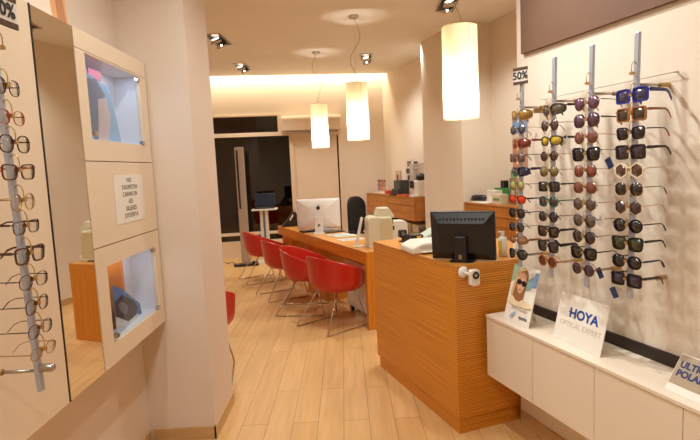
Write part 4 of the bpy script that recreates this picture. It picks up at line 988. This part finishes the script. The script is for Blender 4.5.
box('back_plate', mat('clear_plastic', (214, 200, 186), .2, alpha=.55), (0, .004, -.14, .14, .02, .50), t); box('base', M_white, (-.06, .06, -.13, .13, 0, .018), t)
for k in range(7):
    bm = BM(); z = .09+.062*k
    for s_ in (-1, 1): tube(bm, [(-.02, s_*.035+.026*math.cos(a), z+.017*math.sin(a)) for a in [2*PI*q/10 for q in range(10)]], .0022, 5, True)
    tube(bm, [(-.02, -.009, z+.005), (-.02, .009, z+.005)], .0022, 5); tube(bm, [(-.02, 0, z), (0, 0, z)], .003, 5)
    obj('tiny_eyeglasses', bm, flat(((110, 70, 60), (160, 110, 90), (60, 50, 60))[k % 3]), t)
t = on_side('picture_cards', 'cluster of small picture cards pinned above the dark grey machine', 'picture cards', 7.58, 3.62, None, .8)
bm = BM(); tube(bm, [(0, 0, 0), (0, 0, .56)], .006, 8); obj('post', bm, M_steel, t)
bm = BM(); lathe(bm, [(.06, 0), (.06, .006), (.01, .01)], n=16); obj('base', bm, M_steel, t)
for k, (yy, z, rgb) in enumerate(((.06, .50, (120, 110, 110)), (-.05, .49, (60, 56, 58)), (.08, .38, (90, 84, 88)), (-.04, .39, (150, 130, 120)), (.06, .27, (80, 60, 56)), (-.05, .28, (50, 46, 50)))):
    c_ = box('picture_card', flat((232, 220, 206)), (-.012, -.008, yy-.056, yy+.052, z-.052, z+.054), t); box('picture', flat(rgb), (-.0135, -.0121, yy-.04, yy+.03, z-.04, z+.042), c_)
t = on_side('red_tray', 'flat red tray of glasses on the far sideboard near the column', 'tray', 7.32, 3.33)
bm = BM(); bx(bm, -.05, .05, -.19, .19, 0, .008); bx(bm, -.05, -.044, -.19, .19, .008, .025); bx(bm, .044, .05, -.19, .19, .008, .025); bx(bm, -.044, .044, -.19, -.184, .008, .025); bx(bm, -.044, .044, .184, .19, .008, .025); obj('tray_body', bm, flat((206, 92, 60)), t, .002)
bm = BM(); [tube(bm, [(-.01+.0*q, -.12+.08*q+.03*math.cos(a), .012+.0*a) for a in [0]]+[(.02, -.12+.08*q, .012)], .003, 5) for q in range(4)]; obj('contents', bm, M_paper, t)
t = on_side('coffee_machine', 'white coffee machine with black top on the far sideboard beside the column', 'coffee machine', 6.965, 3.45)
bm = BM(); prism(bm, rrect(-.10, .12, 0, .24, .02), -.085, .085, 'y'); obj('body', bm, M_white, t, .006)
bm = BM(); lathe(bm, [(.055, .2405), (.075, .28), (.07, .32), (.03, .345), (.001, .348)], n=20, cap=False); obj('bean_hopper', bm, M_blk, t, smooth=True)
box('brew_head', M_blk, (-.150, -.101, .03, .09, .13, .24), t, .006); box('drip_tray', M_white, (-.17, -.101, -.07, .07, 0, .02), t, .003)

# things on the right sideboard
t = on_side('sunglasses_case', 'black soft eyewear case lying on the sideboard beside the column', 'case', 5.36, 3.42)
bm = BM(); tube(bm, [(0, .16, .035), (0, .12, .045), (-.01, 0, .05), (0, -.12, .05), (0, -.16, .04)], [.012, .032, .036, .036, .012], 12); obj('case_body', bm, mat('black_leather', (32, 28, 28), .35, bump=.2, scale=60), t, smooth=True)
bm = BM(); tube(bm, [(-.04, .14, .03), (-.05, .04, .04), (-.045, -.12, .03)], .004, 6); obj('seam', bm, M_blk, t)
o = tag(place(box('paper_pad', M_paper, (-.08, .08, -.16, .16, 0, .010)), (*RF(3.36, 5.16), SZ), T_R), 'white paper pad lying on the sideboard before the black case', 'paper')
def carton(label, r, d, wd, ht, rgb, mark=None, dep=.05, z=0):
    t = thing('product_box', label, 'box', (*RF(d, r), SZ+z), T_R, 'boxes on the right sideboard')
    box('carton', flat(rgb), (-dep, dep, -wd/2, wd/2, 0, ht), t, .001)
    if mark: box('printed_panel', flat(mark), (-dep-.0015, -dep-.0002, -wd*.32, wd*.32, ht*.35, ht*.6), t)
    return t
carton('white box standing beside the black case on the sideboard', 5.07, 3.45, .16, .145, (230, 222, 210))
carton('cream box with green print standing on the sideboard', 4.865, 3.38, .17, .112, (216, 206, 172), (120, 150, 100))
carton('flat green box lying behind the white and cream boxes', 5.075, 3.58, .26, .165, (60, 140, 70), dep=.04)
carton('black small box standing on the green box', 5.06, 3.58, .07, .085, (30, 28, 30), dep=.03, z=.1655)
for k in range(3):
    carton(['lowest green box of the stack beside the picture frames', 'middle green box of the stack of three', 'topmost green box of the stack of three'][k], 4.88, 3.62, .105, .122, ((64, 150, 76), (74, 158, 84), (56, 142, 72))[k], (130, 196, 130), .045, .1225*k)
t = on_side('framed_picture', 'tall silver edged picture frame standing beside the green boxes', 'frame', 4.70, 3.45)
bm = BM(); bx(bm, -.01, .01, -.075, -.055, 0, .29); bx(bm, -.01, .01, .055, .075, 0, .29); bx(bm, -.01, .01, -.055, .055, .27, .29); bx(bm, -.01, .01, -.055, .055, 0, .02); obj('frame', bm, mat('frame_grey', (150, 126, 112), .4), t, .002)
box('picture', flat((196, 180, 162)), (-.002, .004, -.055, .055, .02, .27), t)
t = on_side('glass_display', 'small two-tier display with grey metal uprights behind the first rod', 'display stand', 4.50, 3.42)
bm = BM(); [bx(bm, -.05+.09*i, -.04+.09*i, -.09+.17*j, -.08+.17*j, 0, .27) for i in (0, 1) for j in (0, 1)]; obj('uprights', bm, mat('frame_grey', (150, 126, 112), .4), t)
for z in (.0, .10, .255): box('tier', flat((176, 150, 128)), (-.0495, .0495, -.079, .079, z+.001, z+.010), t)
bm = BM(); lathe(bm, [(.02, .111), (.035, .13), (.035, .20), (.015, .22), (.015, .235)], n=16); obj('sample_jar', bm, flat((156, 150, 110)), t, smooth=True)
# narrow poster hanging at the far end of the display wall
t = thing('narrow_poster', 'narrow blue and skin toned poster at the display wall end behind first rod', 'poster', (0, 0, 0), T_R)
box('sheet', flat((206, 186, 170)), (D_NEAR-.006, D_NEAR-.001, 2.35, 2.475, 1.48, 1.79), t)
box('blue_field', flat((110, 150, 196)), (D_NEAR-.0072, D_NEAR-.0061, 2.352, 2.473, 1.69, 1.788), t)
box('skin_field', flat((186, 128, 100)), (D_NEAR-.0072, D_NEAR-.0061, 2.352, 2.473, 1.485, 1.66), t)
